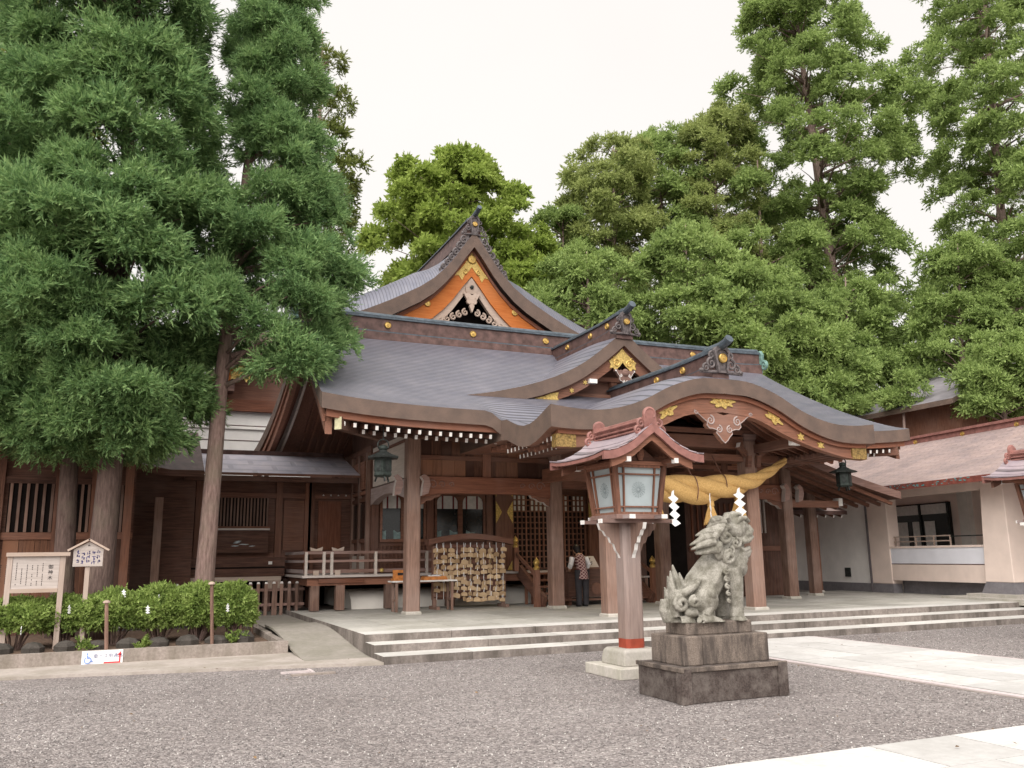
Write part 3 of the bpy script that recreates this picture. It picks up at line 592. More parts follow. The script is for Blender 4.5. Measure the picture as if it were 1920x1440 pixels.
# ---- pillars
PIL = [(6.18, 20.1, 4.75), (10.02, 20.1, 4.75), (13.28, 20.1, 4.75), (17.62, 20.1, 4.75)]
def pillar(x, y, z1, w=.34, mat='wood_grey_z', parent=hall):
    c = w/2; k = .035; pts = [(-c+k, -c), (c-k, -c), (c, -c+k), (c, c-k), (c-k, c), (-c+k, c), (-c, c-k), (-c, -c+k)]
    o = MB().prism(pts, lambda u, v, d: (x+u, y+v, d), PZ+.07, z1).build('pillar', mat, parent)
    MB().lathe([(w*.80, 0), (w*.80, .045), (w*.70, .072)], (x, y, PZ), 4, 0, rot=math.pi/4).build('base_stone', 'lantern_stone', o); return o
for p in PIL: pillar(*p)
for x in (9.70, 13.62): pillar(x, 16.77, 4.35, .36)
# ---- carved beams between the front pillars and plank panels above
beam_m = None
def carved_beam(x0, x1, y, z0, z1, mat='wood_red_x', front=True):
    xs = lin(x0, x1, 17); L = x1-x0; arch = lambda x: .10*max(0, 1-abs((x-(x0+x1)/2)/(L*.46))**8)
    o = MB().strip([(x, z1) for x in xs], [(x, z0+arch(x)) for x in xs], XZ, y-.14, y+.14).build('carved_beam', mat, hall, bevel=.015)
    mb = MB()
    for s, xe in ((1, x0), (-1, x1)):
        for q, r in ((.30, .13), (.55, .09), (.80, .07)): spiral(mb, XZ, xe+s*q, (z0+z1)/2+.05, r, 1.25, y-.145, .013, -s, math.pi if s > 0 else 0)
    mb.build('carved_scroll', 'wood_grey_x', o, True)['kind'] = 'stuff'
    for s, xe in ((1, x0), (-1, x1)):      # carved bracket under each end
        MB().prism([(xe, z0+.02), (xe+s*.55, z0+.09), (xe+s*.50, z0+.02), (xe+s*.40, z0+.0), (xe+s*.30, z0-.07), (xe+s*.16, z0-.09), (xe+s*.08, z0-.17), (xe, z0-.19)], XZ, y-.06, y+.06, 0, 1).build('carved_bracket', ['wood_x', 'wood_light_x'], o)
    return o
plank_me = cube_mesh('plank', 'wood_plank')
def plank_panel(x0, x1, y, z0, z1, n, parent):
    xs = lin(x0, x1, n+1); xs = [x+(random.uniform(-.05, .05) if 0 < i < n else 0) for i, x in enumerate(xs)]
    for a, b in zip(xs, xs[1:]): inst(plank_me, 'plank', parent, ((a+b)/2, y+random.uniform(-.006, .006), (z0+z1)/2), (b-a-.008, .035, z1-z0))
for (x0, x1) in ((6.35, 9.85), (13.45, 17.45)):
    carved_beam(x0, x1, 20.1, 3.13, 3.64)
    w_ = MB().box(x0, x1, 20.12, 20.16, 3.6, 4.9).build('upper_wall', 'wood_dark_x', hall)
    plank_panel(x0, x1, 20.09, 3.66, 4.05, 12, w_); plank_panel(x0, x1, 20.09, 4.16, 4.62, 12, w_)
    MB().box(x0, x1, 20.03, 20.119, 4.05, 4.16).build('rail', 'wood_x', w_); MB().box((x0+x1)/2-.11, (x0+x1)/2+.11, 20.01, 20.10, 3.645, 4.62).build('strut', 'wood_z', w_)
    MB().box(x0, x1, 19.95, 20.25, 4.62, 4.78).build('eave_purlin', 'wood_x', w_)
w_ = MB().box(10.2, 13.1, 20.12, 20.16, 3.5, 4.9).build('upper_wall', 'wood_dark_x', hall); MB().box(10.19, 13.11, 20.0, 20.2, 3.4, 3.62).build('lintel', 'wood_x', w_)
for s, x in ((-1, 6.18), (1, 17.62)):        # curved white-edged beam noses beside the corner pillars
    for yy, dx in ((19.80, .22), (19.95, -.42)):
        prof = [(-.10, 3.14), (.06, 3.20), (.12, 3.40), (.08, 3.58), (-.03, 3.66), (-.12, 3.60), (-.05, 3.50), (-.08, 3.34)]
        MB().prism([(x-s*dx+a, b) for a, b in prof], XZ, yy-.09, yy+.07, 0, 1).build('beam_nose', ['wood_grey_x', 'wood_light_x'], hall)
# porch lintel, brackets
pl = MB().box(9.88, 13.44, 16.62, 16.92, 4.16, 4.46).build('porch_lintel', 'wood_x', hall, bevel=.02)
MB().box(8.9, 14.5, 16.66, 16.88, 3.86, 4.02).build('porch_lintel', 'wood_x', hall); MB().box(9.3, 14.2, 16.64, 16.90, 4.5, 4.62).build('porch_lintel', 'wood_x', hall)
for x in (9.70, 13.62):
    b_ = MB().lathe([(.20, 0), (.26, .10), (.26, .20)], (x, 16.77, 4.33), 4, 0, rot=math.pi/4).build('bracket_block', 'wood_grey_x', hall)
    for s in (-1, 1):
        MB().beam((x+s*.2, 16.55, 4.02), (x+s*.52, 16.40, 4.22), .10, .13, mend=1).beam((x+s*.14, 16.55, 3.72), (x+s*.14, 16.50, 4.0), .11, .10, (0, 1, 0), mend=1).build('bracket_arm', ['wood_x', 'white_paint'], b_)
MB().box(AX+2.02, AX+2.30, 15.2, 15.32, 4.10, 4.24).build('purlin_end', 'white_paint', pr); MB().beam((AX+2.16, 15.32, 4.17), (AX+2.16, 20, 4.17), .2, .2).build('porch_purlin', 'wood_dark_y', pr)
MB().box(AX-1.62, AX-1.42, 15.6, 15.7, 4.48, 4.60).build('purlin_end', 'white_paint', pr); MB().beam((AX-1.52, 15.7, 4.52), (AX-1.52, 20, 4.52), .2, .2).build('porch_purlin', 'wood_dark_y', pr)
for x, zz in ((9.70, 3.05), (13.62, 3.05)):      # tie beams from the porch pillars back to the hall
    xs = lin(16.95, 19.93, 11); MB().strip([(y, 3.62+.25*math.sin((y-16.95)/2.98*1.6)) for y in xs], [(y, 3.28+.25*math.sin((y-16.95)/2.98*1.6)) for y in xs], lambda u, v, d: (d, u, v), x-.1, x+.1).build('tie_beam', 'wood_y', hall)
# ceiling and inner wall
MB().box(6.0, 17.6, 20.2, 23.45, 4.5, 4.56).build('ceiling', 'wood_dark_x', hall)
MB().box(9.6, 13.7, 17.0, 20.2, 4.52, 4.58).build('ceiling', 'wood_dark_y', hall)
VZ, VY, WY = 1.28, 22.3, 23.5
iw = MB().box(6.06, 17.3, WY, WY+.10, VZ, 4.5).build('inner_wall', 'wood_dark_x', hall)
for x in (6.13, 7.73, 9.55): MB().box(x-.10, x+.10, WY-.10, WY-.001, VZ, 4.5).build('wall_post', 'wood_dark_z', iw)
def window(x0, x1, z0, z1, parent):
    fr = MB(); k = .07; n = 9
    for i in range(2):       # two arched leaves: frame with a rounded opening
        a, b = x0+(x1-x0)*i/2, x0+(x1-x0)*(i+1)/2; r = .20
        inn = [(a+k, z0)]+[(a+k+r-r*math.cos(t), z1-r+r*math.sin(t)) for t in lin(0, math.pi/2, 6)]+[(b-k-r+r*math.sin(t), z1-r+r*math.cos(t)) for t in lin(0, math.pi/2, 6)]+[(b-k, z0)]
        out = [(a, z0)]+[(a, z1-r*.5)]*2+[(a, z1+.10)]*4+[(b, z1+.10)]*4+[(b, z1-r*.5)]*2+[(b, z0)]
        fr.strip(out, inn, XZ, WY-.07, WY-.02)
    fr.box(x0, x1, WY-.07, WY-.02, z0-.08, z0)
    w = fr.build('window', 'wood_x', parent)
    MB().box(x0, x1, WY-.018, WY-.006, z0, z1+.05).build('pane', 'dark_glass', w)
    MB().box(x0+.06, x1-.06, WY-.026, WY-.02, z1-.37, z1).build('blind', 'curtain', w)
    for q in (.16, .37, .63, .84): MB().box(x0+(x1-x0)*q-.025, x0+(x1-x0)*q+.025, WY-.032, WY-.027, z1-.37, z1).build('ribbon', 'ribbon', w)
    for q0, q1, zt in ((.03, .14, .3), (.30, .46, .26), (.62, .80, .25)): MB().prism([(x0+(x1-x0)*q0, z0), (x0+(x1-x0)*q0, z0+zt), (x0+(x1-x0)*(q0+q1)/2, z0+zt*.7), (x0+(x1-x0)*q1, z0+zt*.8), (x0+(x1-x0)*q1, z0)], XZ, WY-.024, WY-.019).build('curtain', 'curtain_blue', w)
    for i in range(2):
        a, b = x0+(x1-x0)*i/2, x0+(x1-x0)*(i+1)/2; g = MB()
        for q in lin(a+.06, b-.06, 6): g.box(q-.012, q+.012, WY-.06, WY-.03, VZ+.08, z0-.16)
        for q in lin(VZ+.10, z0-.18, 5): g.box(a+.05, b-.05, WY-.055, WY-.035, q-.012, q+.012)
        g.build('lattice', 'wood_z', w)
window(6.28, 7.62, 2.20, 3.42, iw); window(7.87, 9.43, 2.20, 3.42, iw); MB().box(6.2, 9.5, WY-.12, WY-.001, 3.56, 3.72).build('lintel', 'wood_dark_x', iw)
def gold_door(x0, x1, z0, z1, parent):
    d = MB().box(x0, x1, WY-.20, WY-.13, z0, z1).build('door', 'wood_z', parent)
    for zz, dz in ((z1, -1), ((z0+z1)/2+.45, 1), ((z0+z1)/2+.45, -1), (z0, 1)):
        for xx, dx in ((x0, 1), (x1, -1)): MB().prism([(xx, zz), (xx+dx*.19, zz), (xx+dx*.10, zz+dz*.16), (xx, zz+dz*.32)], XZ, WY-.215, WY-.201).build('gold_fitting', 'gold_paint', d)
gold_door(9.70, 10.24, VZ+.02, 3.72, iw); gold_door(12.78, 13.62, VZ+.02, 3.72, iw)
def lattice(x0, x1, z0, z1, y, nx, nz, parent, mat='wood_z', back='void_dark', name='lattice_door'):
    o = MB().box(x0, x1, y+.03, y+.04, z0, z1).build(name, back, parent)
    for q in lin(x0, x1, nx+1): MB().box(q-.022, q+.022, y-.02, y+.028, z0, z1).build('lattice_bar', mat, o)
    for q in lin(z0, z1, nz+1): MB().box(x0, x1, y-.012, y+.022, q-.02, q+.02).build('lattice_bar', mat, o)
    return o
ld = lattice(10.30, 12.70, VZ+.05, 3.50, WY-.08, 17, 13, iw)
for i in range(17):
    if i % 5 != 3: MB().box(10.30+2.4*i/17+.03, 10.30+2.4*(i+1)/17-.03, WY-.06, WY-.052, 3.0, 3.46).build('paper_pane', 'curtain', ld)
# inner screen right of the centre, red interior light put into its orange colour
sd = MB().box(14.2, 16.6, WY-.10, WY-.04, VZ, 3.3).build('inner_screen', 'wood_redlit_z', iw)
for x0, x1 in ((14.35, 15.15), (15.35, 16.3)):
    MB().prism([(x0+.12, 2.05), (x0, 2.2), (x0, 3.2), (x1, 3.2), (x1, 2.2), (x1-.12, 2.05)], XZ, WY-.125, WY-.10).build('pane', 'dark_glass', sd)
    for q in lin(x0, x1, 8): MB().box(q-.02, q+.02, WY-.13, WY-.10, VZ+.1, 1.95).build('lattice_bar', 'wood_redlit_z', sd)
MB().box(14.2, 16.6, WY-.16, WY-.10, 1.93, 2.0).box(14.2, 16.6, WY-.16, WY-.10, 1.45, 1.53).build('rail', 'wood_orange', sd)
# left side wall of the hall
lw = MB().box(6.0, 6.06, 23.5, 28.5, VZ, 4.8).build('side_wall', 'wood_dark_y', hall)
for y in (23.55, 24.45, 25.3, 26.2, 27.2, 28.2): MB().box(5.90, 6.0, y-.06, y+.06, VZ, 4.6).build('wall_post', 'wood_grey_z', lw)
for y0, y1 in ((23.65, 24.35), (24.55, 25.2), (25.4, 26.1)):
    MB().box(5.95, 5.999, y0, y1, 2.2, 3.2).build('window_pane', 'dark_glass', lw); MB().box(5.94, 5.999, y0, y1, VZ, 1.75).build('panel', 'wood_light_y', lw)
for z in (3.25, 3.45, 2.12): MB().box(5.92, 5.999, 23.5, 28.3, z, z+.1).build('rail', 'wood_y', lw)
MB().box(5.93, 5.998, 23.9, 25.9, 3.6, 4.4).build('panel', 'wood_y', lw)
MB().box(6.05, 6.12, 20.27, 23.45, 3.62, 4.7).build('side_plank_wall', 'wood_light_y', hall)
ys = lin(20.25, 23.5, 15); MB().strip([(y, 3.58) for y in ys], [(y, 3.12+.22*math.sin((y-20.25)/3.25*math.pi)) for y in ys], lambda u, v, d: (d, u, v), 6.02, 6.22).build('tie_beam', 'wood_grey_y', hall)
# veranda with its legs and rail
ve = MB().box(4.0, 19.2, VY, WY-.01, VZ-.06, VZ).box(4.0, 5.99, WY-.01, 27.5, VZ-.06, VZ).build('veranda', 'wood_light_x', hall)
MB().box(4.15, 19.0, VY+.12, VY+.28, VZ-.26, VZ-.061).build('veranda_beam', 'wood_x', ve); MB().box(4.15, 4.31, VY+.28, 27.4, VZ-.26, VZ-.061).build('veranda_beam', 'wood_y', ve)
for x, y in ((4.35, VY+.22), (5.0, VY+.22), (6.3, VY+.22), (8.0, VY+.22), (14.4, VY+.22), (16.2, VY+.22), (18.2, VY+.22), (4.25, 24.2), (4.25, 25.8)): MB().box(x-.11, x+.11, y-.11, y+.11, PZ+.02, VZ-.26).build('veranda_leg', 'wood_grey_z', ve)
MB().box(4.42, 5.6, VY+.05, VY+.11, VZ-.20, VZ-.09).build('veranda_beam', 'wood_red_x', ve)
for z, t in ((1.88, .07), (1.66, .06), (1.42, .09)): MB().box(4.05, 9.3, VY+.06, VY+.06+t, z-t, z).build('railing', 'wood_grey_x', ve); MB().box(4.05, 4.05+t, VY+.14, 27, z-t, z).build('railing', 'wood_grey_y', ve)
for x in (4.1, 4.55, 4.75, 5.9, 7.3, 8.7): MB().box(x-.035, x+.035, VY+.055, VY+.125, VZ, 1.86).build('railing_post', 'wood_light_y', ve)
for x in (4.35, 4.9): MB().prism([(x-.16, 1.98), (x, 1.93), (x+.16, 1.99), (x+.14, 1.89), (x-.14, 1.89)], XZ, VY+.05, VY+.12).build('railing_nose', 'wood_fresh', ve); MB().box(x-.07, x+.07, VY+.03, VY+.14, VZ+.002, VZ+.12).build('rail_fitting', 'wood_fresh', ve)
for x in (6.05, 7.0): MB().lathe([(.001, -.06), (.05, -.03), (.05, .03), (.001, .06)], (x, VY+.02, VZ+.1), 8).build('rail_fitting', 'gold_paint', ve, True)
fm = MB(); pr_ = [(22.85, PZ), (22.95, PZ+.25), (23.2, PZ+.42), (23.6, PZ+.48), (28.5, PZ+.48), (28.5, PZ)]
fm.prism(pr_, lambda u, v, d: (d, u, v), 5.4, 18.2).build('foundation_mound', 'plaster', hall, True)
MB().box(5.4, 18.2, 24.2, 24.3, PZ, VZ).build('underfloor_dark_sheet', 'void_dark', hall)  # near-black sheet stands in for the shade under the veranda floor
# stairs
st = MB().beam((10.0, 20.75, PZ+.10), (10.0, 22.35, VZ+.02), .10, .34).build('stairs', 'wood_dark_y', hall); MB().beam((13.3, 20.75, PZ+.10), (13.3, 22.35, VZ+.02), .10, .34).build('stringer', 'wood_dark_y', st)
for i in range(5): MB().box(10.05, 13.25, 20.85+i*.29, 21.2+i*.29, PZ+.12+i*.17, PZ+.17+i*.17).build('tread', 'wood_x', st)
for x in (9.85, 13.45):
    for y, z in ((20.9, PZ), (22.25, VZ)):
        p_ = MB().box(x-.07, x+.07, y-.07, y+.07, z, z+.95 if z < 1 else z+.65).build('newel_post', 'wood_z', st); zt = z+.95 if z < 1 else z+.65
        MB().lathe([(.075, 0), (.085, .06), (.05, .10), (.09, .17), (.075, .23), (.02, .30), (.001, .33)], (x, y, zt), 10).build('gold_finial', 'gold', p_, True)
    MB().beam((x, 20.9, PZ+.8), (x, 22.25, VZ+.5), .06, .08).build('stair_rail', 'wood_dark_y', st)
for x0, x1 in ((10.15, 10.9), (15.4, 17.3)):
    for q in lin(x0, x1, 9 if x0 > 12 else 5): MB().box(q-.035, q+.035, 21.6 if x0 > 12 else 22.2, 21.66 if x0 > 12 else 22.26, PZ, 1.22).build('slat', 'wood_grey_z' if x0 > 12 else 'wood_z', hall)
MB().box(15.35, 17.35, 21.58, 21.68, 1.22, 1.30).build('slat_rail', 'wood_grey_x', hall)
# right part: dark wall with vertical battens and a lower side roof
rw = MB().box(13.5, 19.4, 21.9, 21.98, PZ, 4.4).build('right_wall', 'wood_dark_z', hall)
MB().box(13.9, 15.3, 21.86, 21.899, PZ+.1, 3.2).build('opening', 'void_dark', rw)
for q in lin(15.55, 17.4, 10): MB().box(q-.025, q+.025, 21.84, 21.9, 2.0, 3.2).build('batten', 'wood_red_z', rw)
for q in (18.0, 18.15, 18.3): MB().box(q-.025, q+.025, 21.84, 21.9, 2.3, 3.4).build('batten', 'wood_light_x', rw)
MB().box(15.4, 19.4, 21.84, 21.899, 1.75, 1.9).build('rail', 'wood_dark_x', rw)
pillar(19.45, 21.1, 3.5, .30)
sr = MB().sheet(lambda u, v: (u, v, 4.55-(u-17.0)*.36+.02*(u-17)**2), lin(17.0, 21.0, 9), [18.9, 20, 22, 25], .22, 0, 1, 2, lambda u, v: v, lambda u, v: u).build('side_roof', ['roof_copper', 'wood_dark_y', 'wood_grey_x'], hall)
for i in range(9): MB().beam((17.2, 19.15+i*.45, 4.20), (20.85, 19.15+i*.45, 3.08), .08, .10, mend=0).build('side_rafter', 'wood_x', sr)
MB().box(17.8, 19.6, 20.0, 20.2, 3.0, 3.2).build('side_beam', 'wood_x', hall); MB().box(19.6, 19.75, 19.98, 20.22, 3.05, 3.28).build('purlin_end', 'white_paint', hall)
# ================================================================== tall rear hall with orange gable
RX, RYF = 11.77, 30.2
rear = thing('rear_hall', 'tall rear hall with steep slate-blue roof and orange gable above the main ridge', 'shrine', (RX, 32, 0))
rpz = cubic([0, .35, .8, 1.65, 2.8, 4.15, 6, 8.2], [14.42, 13.95, 13.28, 12.32, 11.55, 10.83, 10.05, 9.45])
us = [-x for x in reversed([0, .18, .35, .55, .8, 1.2, 1.65, 2.2, 2.8, 3.4, 4.15, 5, 6, 7, 8.2])]; us = us+[-x for x in reversed(us[:-1])]
def swell(u, v): q = min(1, (v-RYF)/1.1); return .85*min(1, abs(u)/2.2)*q*(2-q)
rr = MB().sheet(lambda u, v: (RX+u*1.02, v, rpz(abs(u))+swell(u, v)), us, [RYF, RYF+.15, RYF+.35, RYF+.6, RYF+.85, RYF+1.1, RYF+1.6, 34, 37, 41], lambda u, v: .62, 0, 1, 2, lambda u, v: v, lambda u, v: arc(rpz, u)*1.3).build('roof', ['roof_rear', 'wood_dark_y', 'fascia'], rear, True)
uo = [u for u in us if abs(u) <= 6]
t1 = [(RX+u, rpz(abs(u))-.60) for u in uo]; b1 = [(x, z-.16) for x, z in t1]; b2 = [(x, z-.26-.72*max(.35, 1-abs(x-RX)/6)) for x, z in b1]; b3 = [(x, z-.42) for x, z in b2]
MB().strip(t1, b1, XZ, RYF+.28, RYF+.6).build('barge_moulding', 'wood_red_x', rr); MB().strip(b1, b2, XZ, RYF+.34, RYF+.55).build('barge_board', 'wood_orange', rr); MB().strip(b2, b3, XZ, RYF+.42, RYF+.6).build('inner_barge', 'wood_fresh', rr)
MB().prism([(RX+u, rpz(abs(u))-.7) for u in uo]+[(RX+6, 8.5), (RX-6, 8.5)], XZ, RYF+1.5, RYF+1.6).build('gable_wall', 'void_dark', rr)  # near-black panel, darkness of the gable opening put into its colour
apx = rpz(0)-.62
gold_plate(rr, RX, apx-.72, RYF+.33, [(0, .62), (.16, .3), (.34, .02), (.52, -.2), (.78, -.46), (.55, -.42), (.42, -.62), (.3, -.36), (.14, -.22), (0, -.02), (-.14, -.22), (-.3, -.36), (-.42, -.62), (-.55, -.42), (-.78, -.46), (-.52, -.2), (-.34, .02), (-.16, .3)], [(.3, -.25, .12, 1), (-.3, -.25, .12, -1)])
medallion(rr, (RX, RYF+.31, apx-.42), .19, '-y')
for s in (-1, 1):
    medallion(rr, (RX+s*1.85, RYF+.33, 11.35), .13, '-y')
    mb = MB()
    for i, u in enumerate(lin(.25, 1.5, 6)): spiral(mb, XZ, RX+s*u, 11.42-u*.46-.12, .14, 1.3, RYF+.44, .05, -s, math.pi/2)
    mb.build('carved_fringe', 'wood_fresh', rr, True)
pendant(rr, RX, RYF+.38, 11.90, .36, .72, 'wood_fresh', 'wood_fresh', .12); MB().prism([(RX-.22, 11.95), (RX-.26, 12.2), (RX-.1, 12.5), (RX, 12.62), (RX+.1, 12.5), (RX+.26, 12.2), (RX+.22, 11.95)], XZ, RYF+.34, RYF+.42).build('pendant_board', 'wood_fresh', rr); MB().lathe([(.085, 0), (.085, .05), (.001, .08)], (0, 0, 0), 6).build('pendant_boss', 'black_iron', rr)
ob = [o for o in rr.children if o.name.startswith('pendant_boss')][-1]; ob.location = Vector((RX, RYF+.34, 12.22)); ob.rotation_euler = (math.pi/2, 0, 0)
for v in ob.data.vertices: v.co += ORG[rear.name]*1.0
ob.location -= ORG[rear.name]
# its ridge and carved end ornament
ridge(rear, 'y', RX, RYF+.1, 41, 14.45, .55, .5, .1, capr=.16)
eo = end_ornament(rear, RX, RYF+.02, 14.30, .60, .80, horn=.6); mb = MB()
for s in (-1, 1):        # long carved scroll bands lying on the roof edge either side of the ornament
    for i in range(6):
        u = .42+i*.17; spiral(mb, XZ, RX+s*u, rpz(u)+.20-i*.012, .17-.012*i, 1.3, RYF+.05, .055, -s, math.pi/2)
    mb.strip([(RX+s*u, rpz(u)+.25) for u in lin(.2, 1.45, 8)], [(RX+s*u, rpz(u)-.02) for u in lin(.2, 1.45, 8)], XZ, RYF+.06, RYF+.16)
mb.build('carved_scroll_band', 'ornament_grey', eo, True)
MB().box(RX-6.5, RX+6.5, 31.8, 40, 0, 10.0).build('wall', 'wood_dark_z', rear)
# ================================================================== white plaster building with small orange gable behind the cedar
wb = thing('plaster_annex', 'white plaster annex with dark beam and small orange gable behind the cedar trunk', 'building', (4.2, 31, 0))
a = aty(372, 860, 31); b = aty(560, 760, 31)
zt = aty(450, 757, 31)[2]; zb_ = aty(450, 772, 31)[2]
MB().box(a[0]-.6, b[0]+.5, 31, 36, 0, zb_).build('wall', 'plaster_white', wb)
for q in (.28, .58): MB().box(a[0]-2, b[0]+.5, 30.985, 31, zb_-1.75*q-.012, zb_-1.75*q+.012).build('wall_groove', 'ridge_brown', wb)
MB().box(a[0]-2, b[0]+.5, 30.93, 31, zb_-.62, zb_-.56).build('ledge', 'plaster_white', wb)
MB().prism([(5.0, zb_-.64), (5.55, zb_-.64), (5.55, zb_-1.12), (5.3, zb_-1.08), (5.08, zb_-.92)], XZ, 30.9, 31).build('bracket', 'plaster', wb)
MB().box(a[0]-2.2, b[0]+.5, 30.8, 31.05, zb_, zt+.12).build('beam', 'wood_red_x', wb)
pk = (aty(560, 690, 31)[0], aty(560, 690, 31)[2]+.2); L_ = aty(380, 742, 31)
MB().prism([(L_[0]-.2, zt+.12), (pk[0], zt+.12), (pk[0]+3, zt+.12), (pk[0], pk[1]+.6)], XZ, 30.95, 31.1).build('gable_wall', 'wood_dark_x', wb)
def lin2(p, q, n): return [(p[0]+(q[0]-p[0])*i/(n-1), p[1]+(q[1]-p[1])*i/(n-1)) for i in range(n)]
for s, e in ((1, (L_[0]-.9, L_[2]-.25)), (1, (pk[0]*2-L_[0]+.9, L_[2]-.25))):
    ln_ = lin2(e, (pk[0], pk[1]+.95), 6); MB().strip([(x, z) for x, z in ln_], [(x, z-.34) for x, z in ln_], XZ, 30.3, 30.45).build('barge_board', 'wood_orange', wb); MB().strip([(x, z+.3) for x, z in ln_], [(x, z) for x, z in ln_], XZ, 30.0, 36).build('roof', 'fascia', wb)
g_ = aty(452, 703, 30.2); gold_plate(wb, g_[0], g_[2], 30.28, wings(.35, .45), [(.15, 0, .1, 1), (-.15, 0, .1, -1)])
MB().box(aty(428, 735, 30.9)[0]-.16, aty(428, 735, 30.9)[0]+.16, 30.5, 30.95, zt+.35, zt+.75).build('bracket_block', 'wood_grey_x', wb)
# ================================================================== connecting corridor, left of the hall
co = thing('side_corridor', 'low dark timber corridor with sheet metal roof, sky reflection in its pale colour, left of the hall', 'corridor', (3, 25.5, 0))
CY = 25.5
MB().sheet(lambda u, v: (u, v, 4.02+(v-24.25)*.33), [1.30, 2, 3, 4, 5, 5.9], [24.25, 25, 26.6], .07, 0, 1, 2, lambda u, v: u, lambda u, v: v).build('roof', ['roof_corridor', 'wood_dark_x', 'wood_dark_x'], co)
MB().box(1.3, 5.9, 26.5, 26.75, 4.72, 4.9).build('roof_ridge', 'ridge_brown', co); MB().box(1.2, 5.85, 24.35, 24.5, 3.80, 3.945).build('eave_beam', 'wood_dark_x', co)
cw = MB().box(.4, 6.0, CY, CY+.1, 1.15, 3.98).build('wall', 'wood_dark_x', co)
MB().box(.4, 6.0, CY-.10, CY, 3.42, 3.56).build('lintel', 'wood_dark_x', cw); MB().box(.4, 6.0, CY-.08, CY, 1.72, 1.88).build('rail', 'wood_dark_x', cw)
for px_ in (372, 522, 576, 583): x_ = aty(px_, 960, CY)[0]; MB().box(x_-.09, x_+.09, CY-.12, CY-.001, 1.15, 3.9).build('post', 'wood_z', cw)
w0, w1 = aty(398, 960, CY)[0], aty(503, 960, CY)[0]
wn_ = MB().box(w0, w1, CY-.02, CY-.001, 2.62, 3.42).build('window', 'void_dark', cw)
for q in lin(w0+.05, w1-.03, 17): MB().box(q-.022, q+.022, CY-.06, CY-.021, 2.62, 3.42).build('window_bar', 'wood_grey_z', wn_)
MB().box(w0-.05, w1+.05, CY-.085, CY-.021, 2.52, 2.62).build('sill', 'wood_x', wn_)
bd = MB().box(w0-.05, w1-.02, CY-.42, CY-.34, 1.88, 2.50).build('hanging_board', 'wood_dark_x', co); MB().box(w0-.05, w1, CY-.47, CY-.30, 2.50, 2.55).build('board_cap', 'wood_light_x', bd)
bmx = (w0+w1)/2+.1; mbk = MB(); rq = random.Random(8)
for k in range(9): ux, uz = rq.uniform(-.28, .2), rq.uniform(2.02, 2.20); mbk.prism([(bmx+ux-.10, uz), (bmx+ux, uz+.018), (bmx+ux+.10, uz+.012), (bmx+ux, uz-.006)], XZ, CY-.424-.0004*k, CY-.421)
mbk.build('faded_painting', 'frost', bd)
for x0, x1 in ((525, 572), (590, 640)):
    xa, xb = aty(x0, 960, CY)[0]+.1, aty(x1, 960, CY)[0]-.02; MB().box(xa, xb, CY-.05, CY-.001, 1.95, 3.35).build('panel', 'wood_x' if x0 < 580 else 'wood_red_z', cw)
for q in range(4): x_ = aty(605+q*14, 918, CY)[0]; MB().lathe([(.03, 0), (.001, .05)], (x_, CY-.14, 3.5), 6).build('bolt', 'white_paint', cw)
lp0, lp1 = aty(305, 1060, 24.9)[0], aty(533, 1060, 24.9)[0]
lo = MB().box(lp0, lp1, 24.82, 24.9, 1.24, 1.75).build('apron_board', 'wood_dark_x', co); MB().box(lp0, lp1, 24.80, 24.819, 1.46, 1.5).build('apron_seam', 'void_dark', lo)
for px_ in (334, 507): x_ = aty(px_, 1052, 24.8)[0]; MB().box(x_-.05, x_+.05, 24.80, 24.819, 1.56, 1.64).build('white_fitting', 'white_paint', lo)
MB().box(lp0, lp1-.1, 24.75, 24.87, 1.12, 1.235).build('light_sill', 'wood_fresh', co); MB().box(lp1-.45, lp1-.1, 24.76, 24.86, .86, 1.12).build('sill_block', 'wood_fresh', co); MB().box(lp0-.02, lp0+.1, 24.74, 24.88, .4, 1.236).build('sill_leg', 'wood_fresh_z', co)
MB().box(.5, 5.9, 26.4, 26.45, 0, 1.2).build('underfloor_dark_sheet', 'void_dark', co)  # sheet coloured near black as the shade below the corridor floor
for x_ in (.9, 2.2, 3.6, 4.8): MB().box(x_-.1, x_+.1, 25.45, 25.65, .1, 1.15).build('floor_post', 'wood_dark_z', co)
# ================================================================== left hall
lh = thing('left_hall', 'dark timber hall with barred windows behind the notice boards', 'building', (-4, 23, 0)); LY = 23.0; XR = .02
lhw = MB().box(-12, XR, LY, LY+.12, .75, 5.2).build('wall', 'wood_dark_x', lh); MB().box(-12, XR-.3, LY+.1, 28, 0, 5.4).build('side_wall', 'wood_dark_y', lh)
MB().box(-12, XR+.05, LY-.05, LY+.25, .30, .62).build('stone_base', 'base_grey', lh); MB().box(-12, XR+.1, LY-.12, LY+.25, .62, .78).build('ground_sill', 'wood_x', lh)
zr = aty(130, 1005, LY)[2]; zt_ = aty(130, 908, LY)[2]
MB().box(-12, XR, LY-.08, LY-.001, zr-.08, zr+.08).build('rail', 'wood_x', lhw); MB().box(-12, XR, LY-.09, LY-.001, zt_, zt_+.16).build('lintel', 'wood_dark_x', lhw); MB().box(-12, XR, LY-.1, LY-.001, zt_+.7, zt_+.9).build('lintel', 'wood_dark_x', lhw)
bays = [(-3.9, -2.95), (-2.7, -1.72), (-1.5, -.95), (-.78, -.22)]
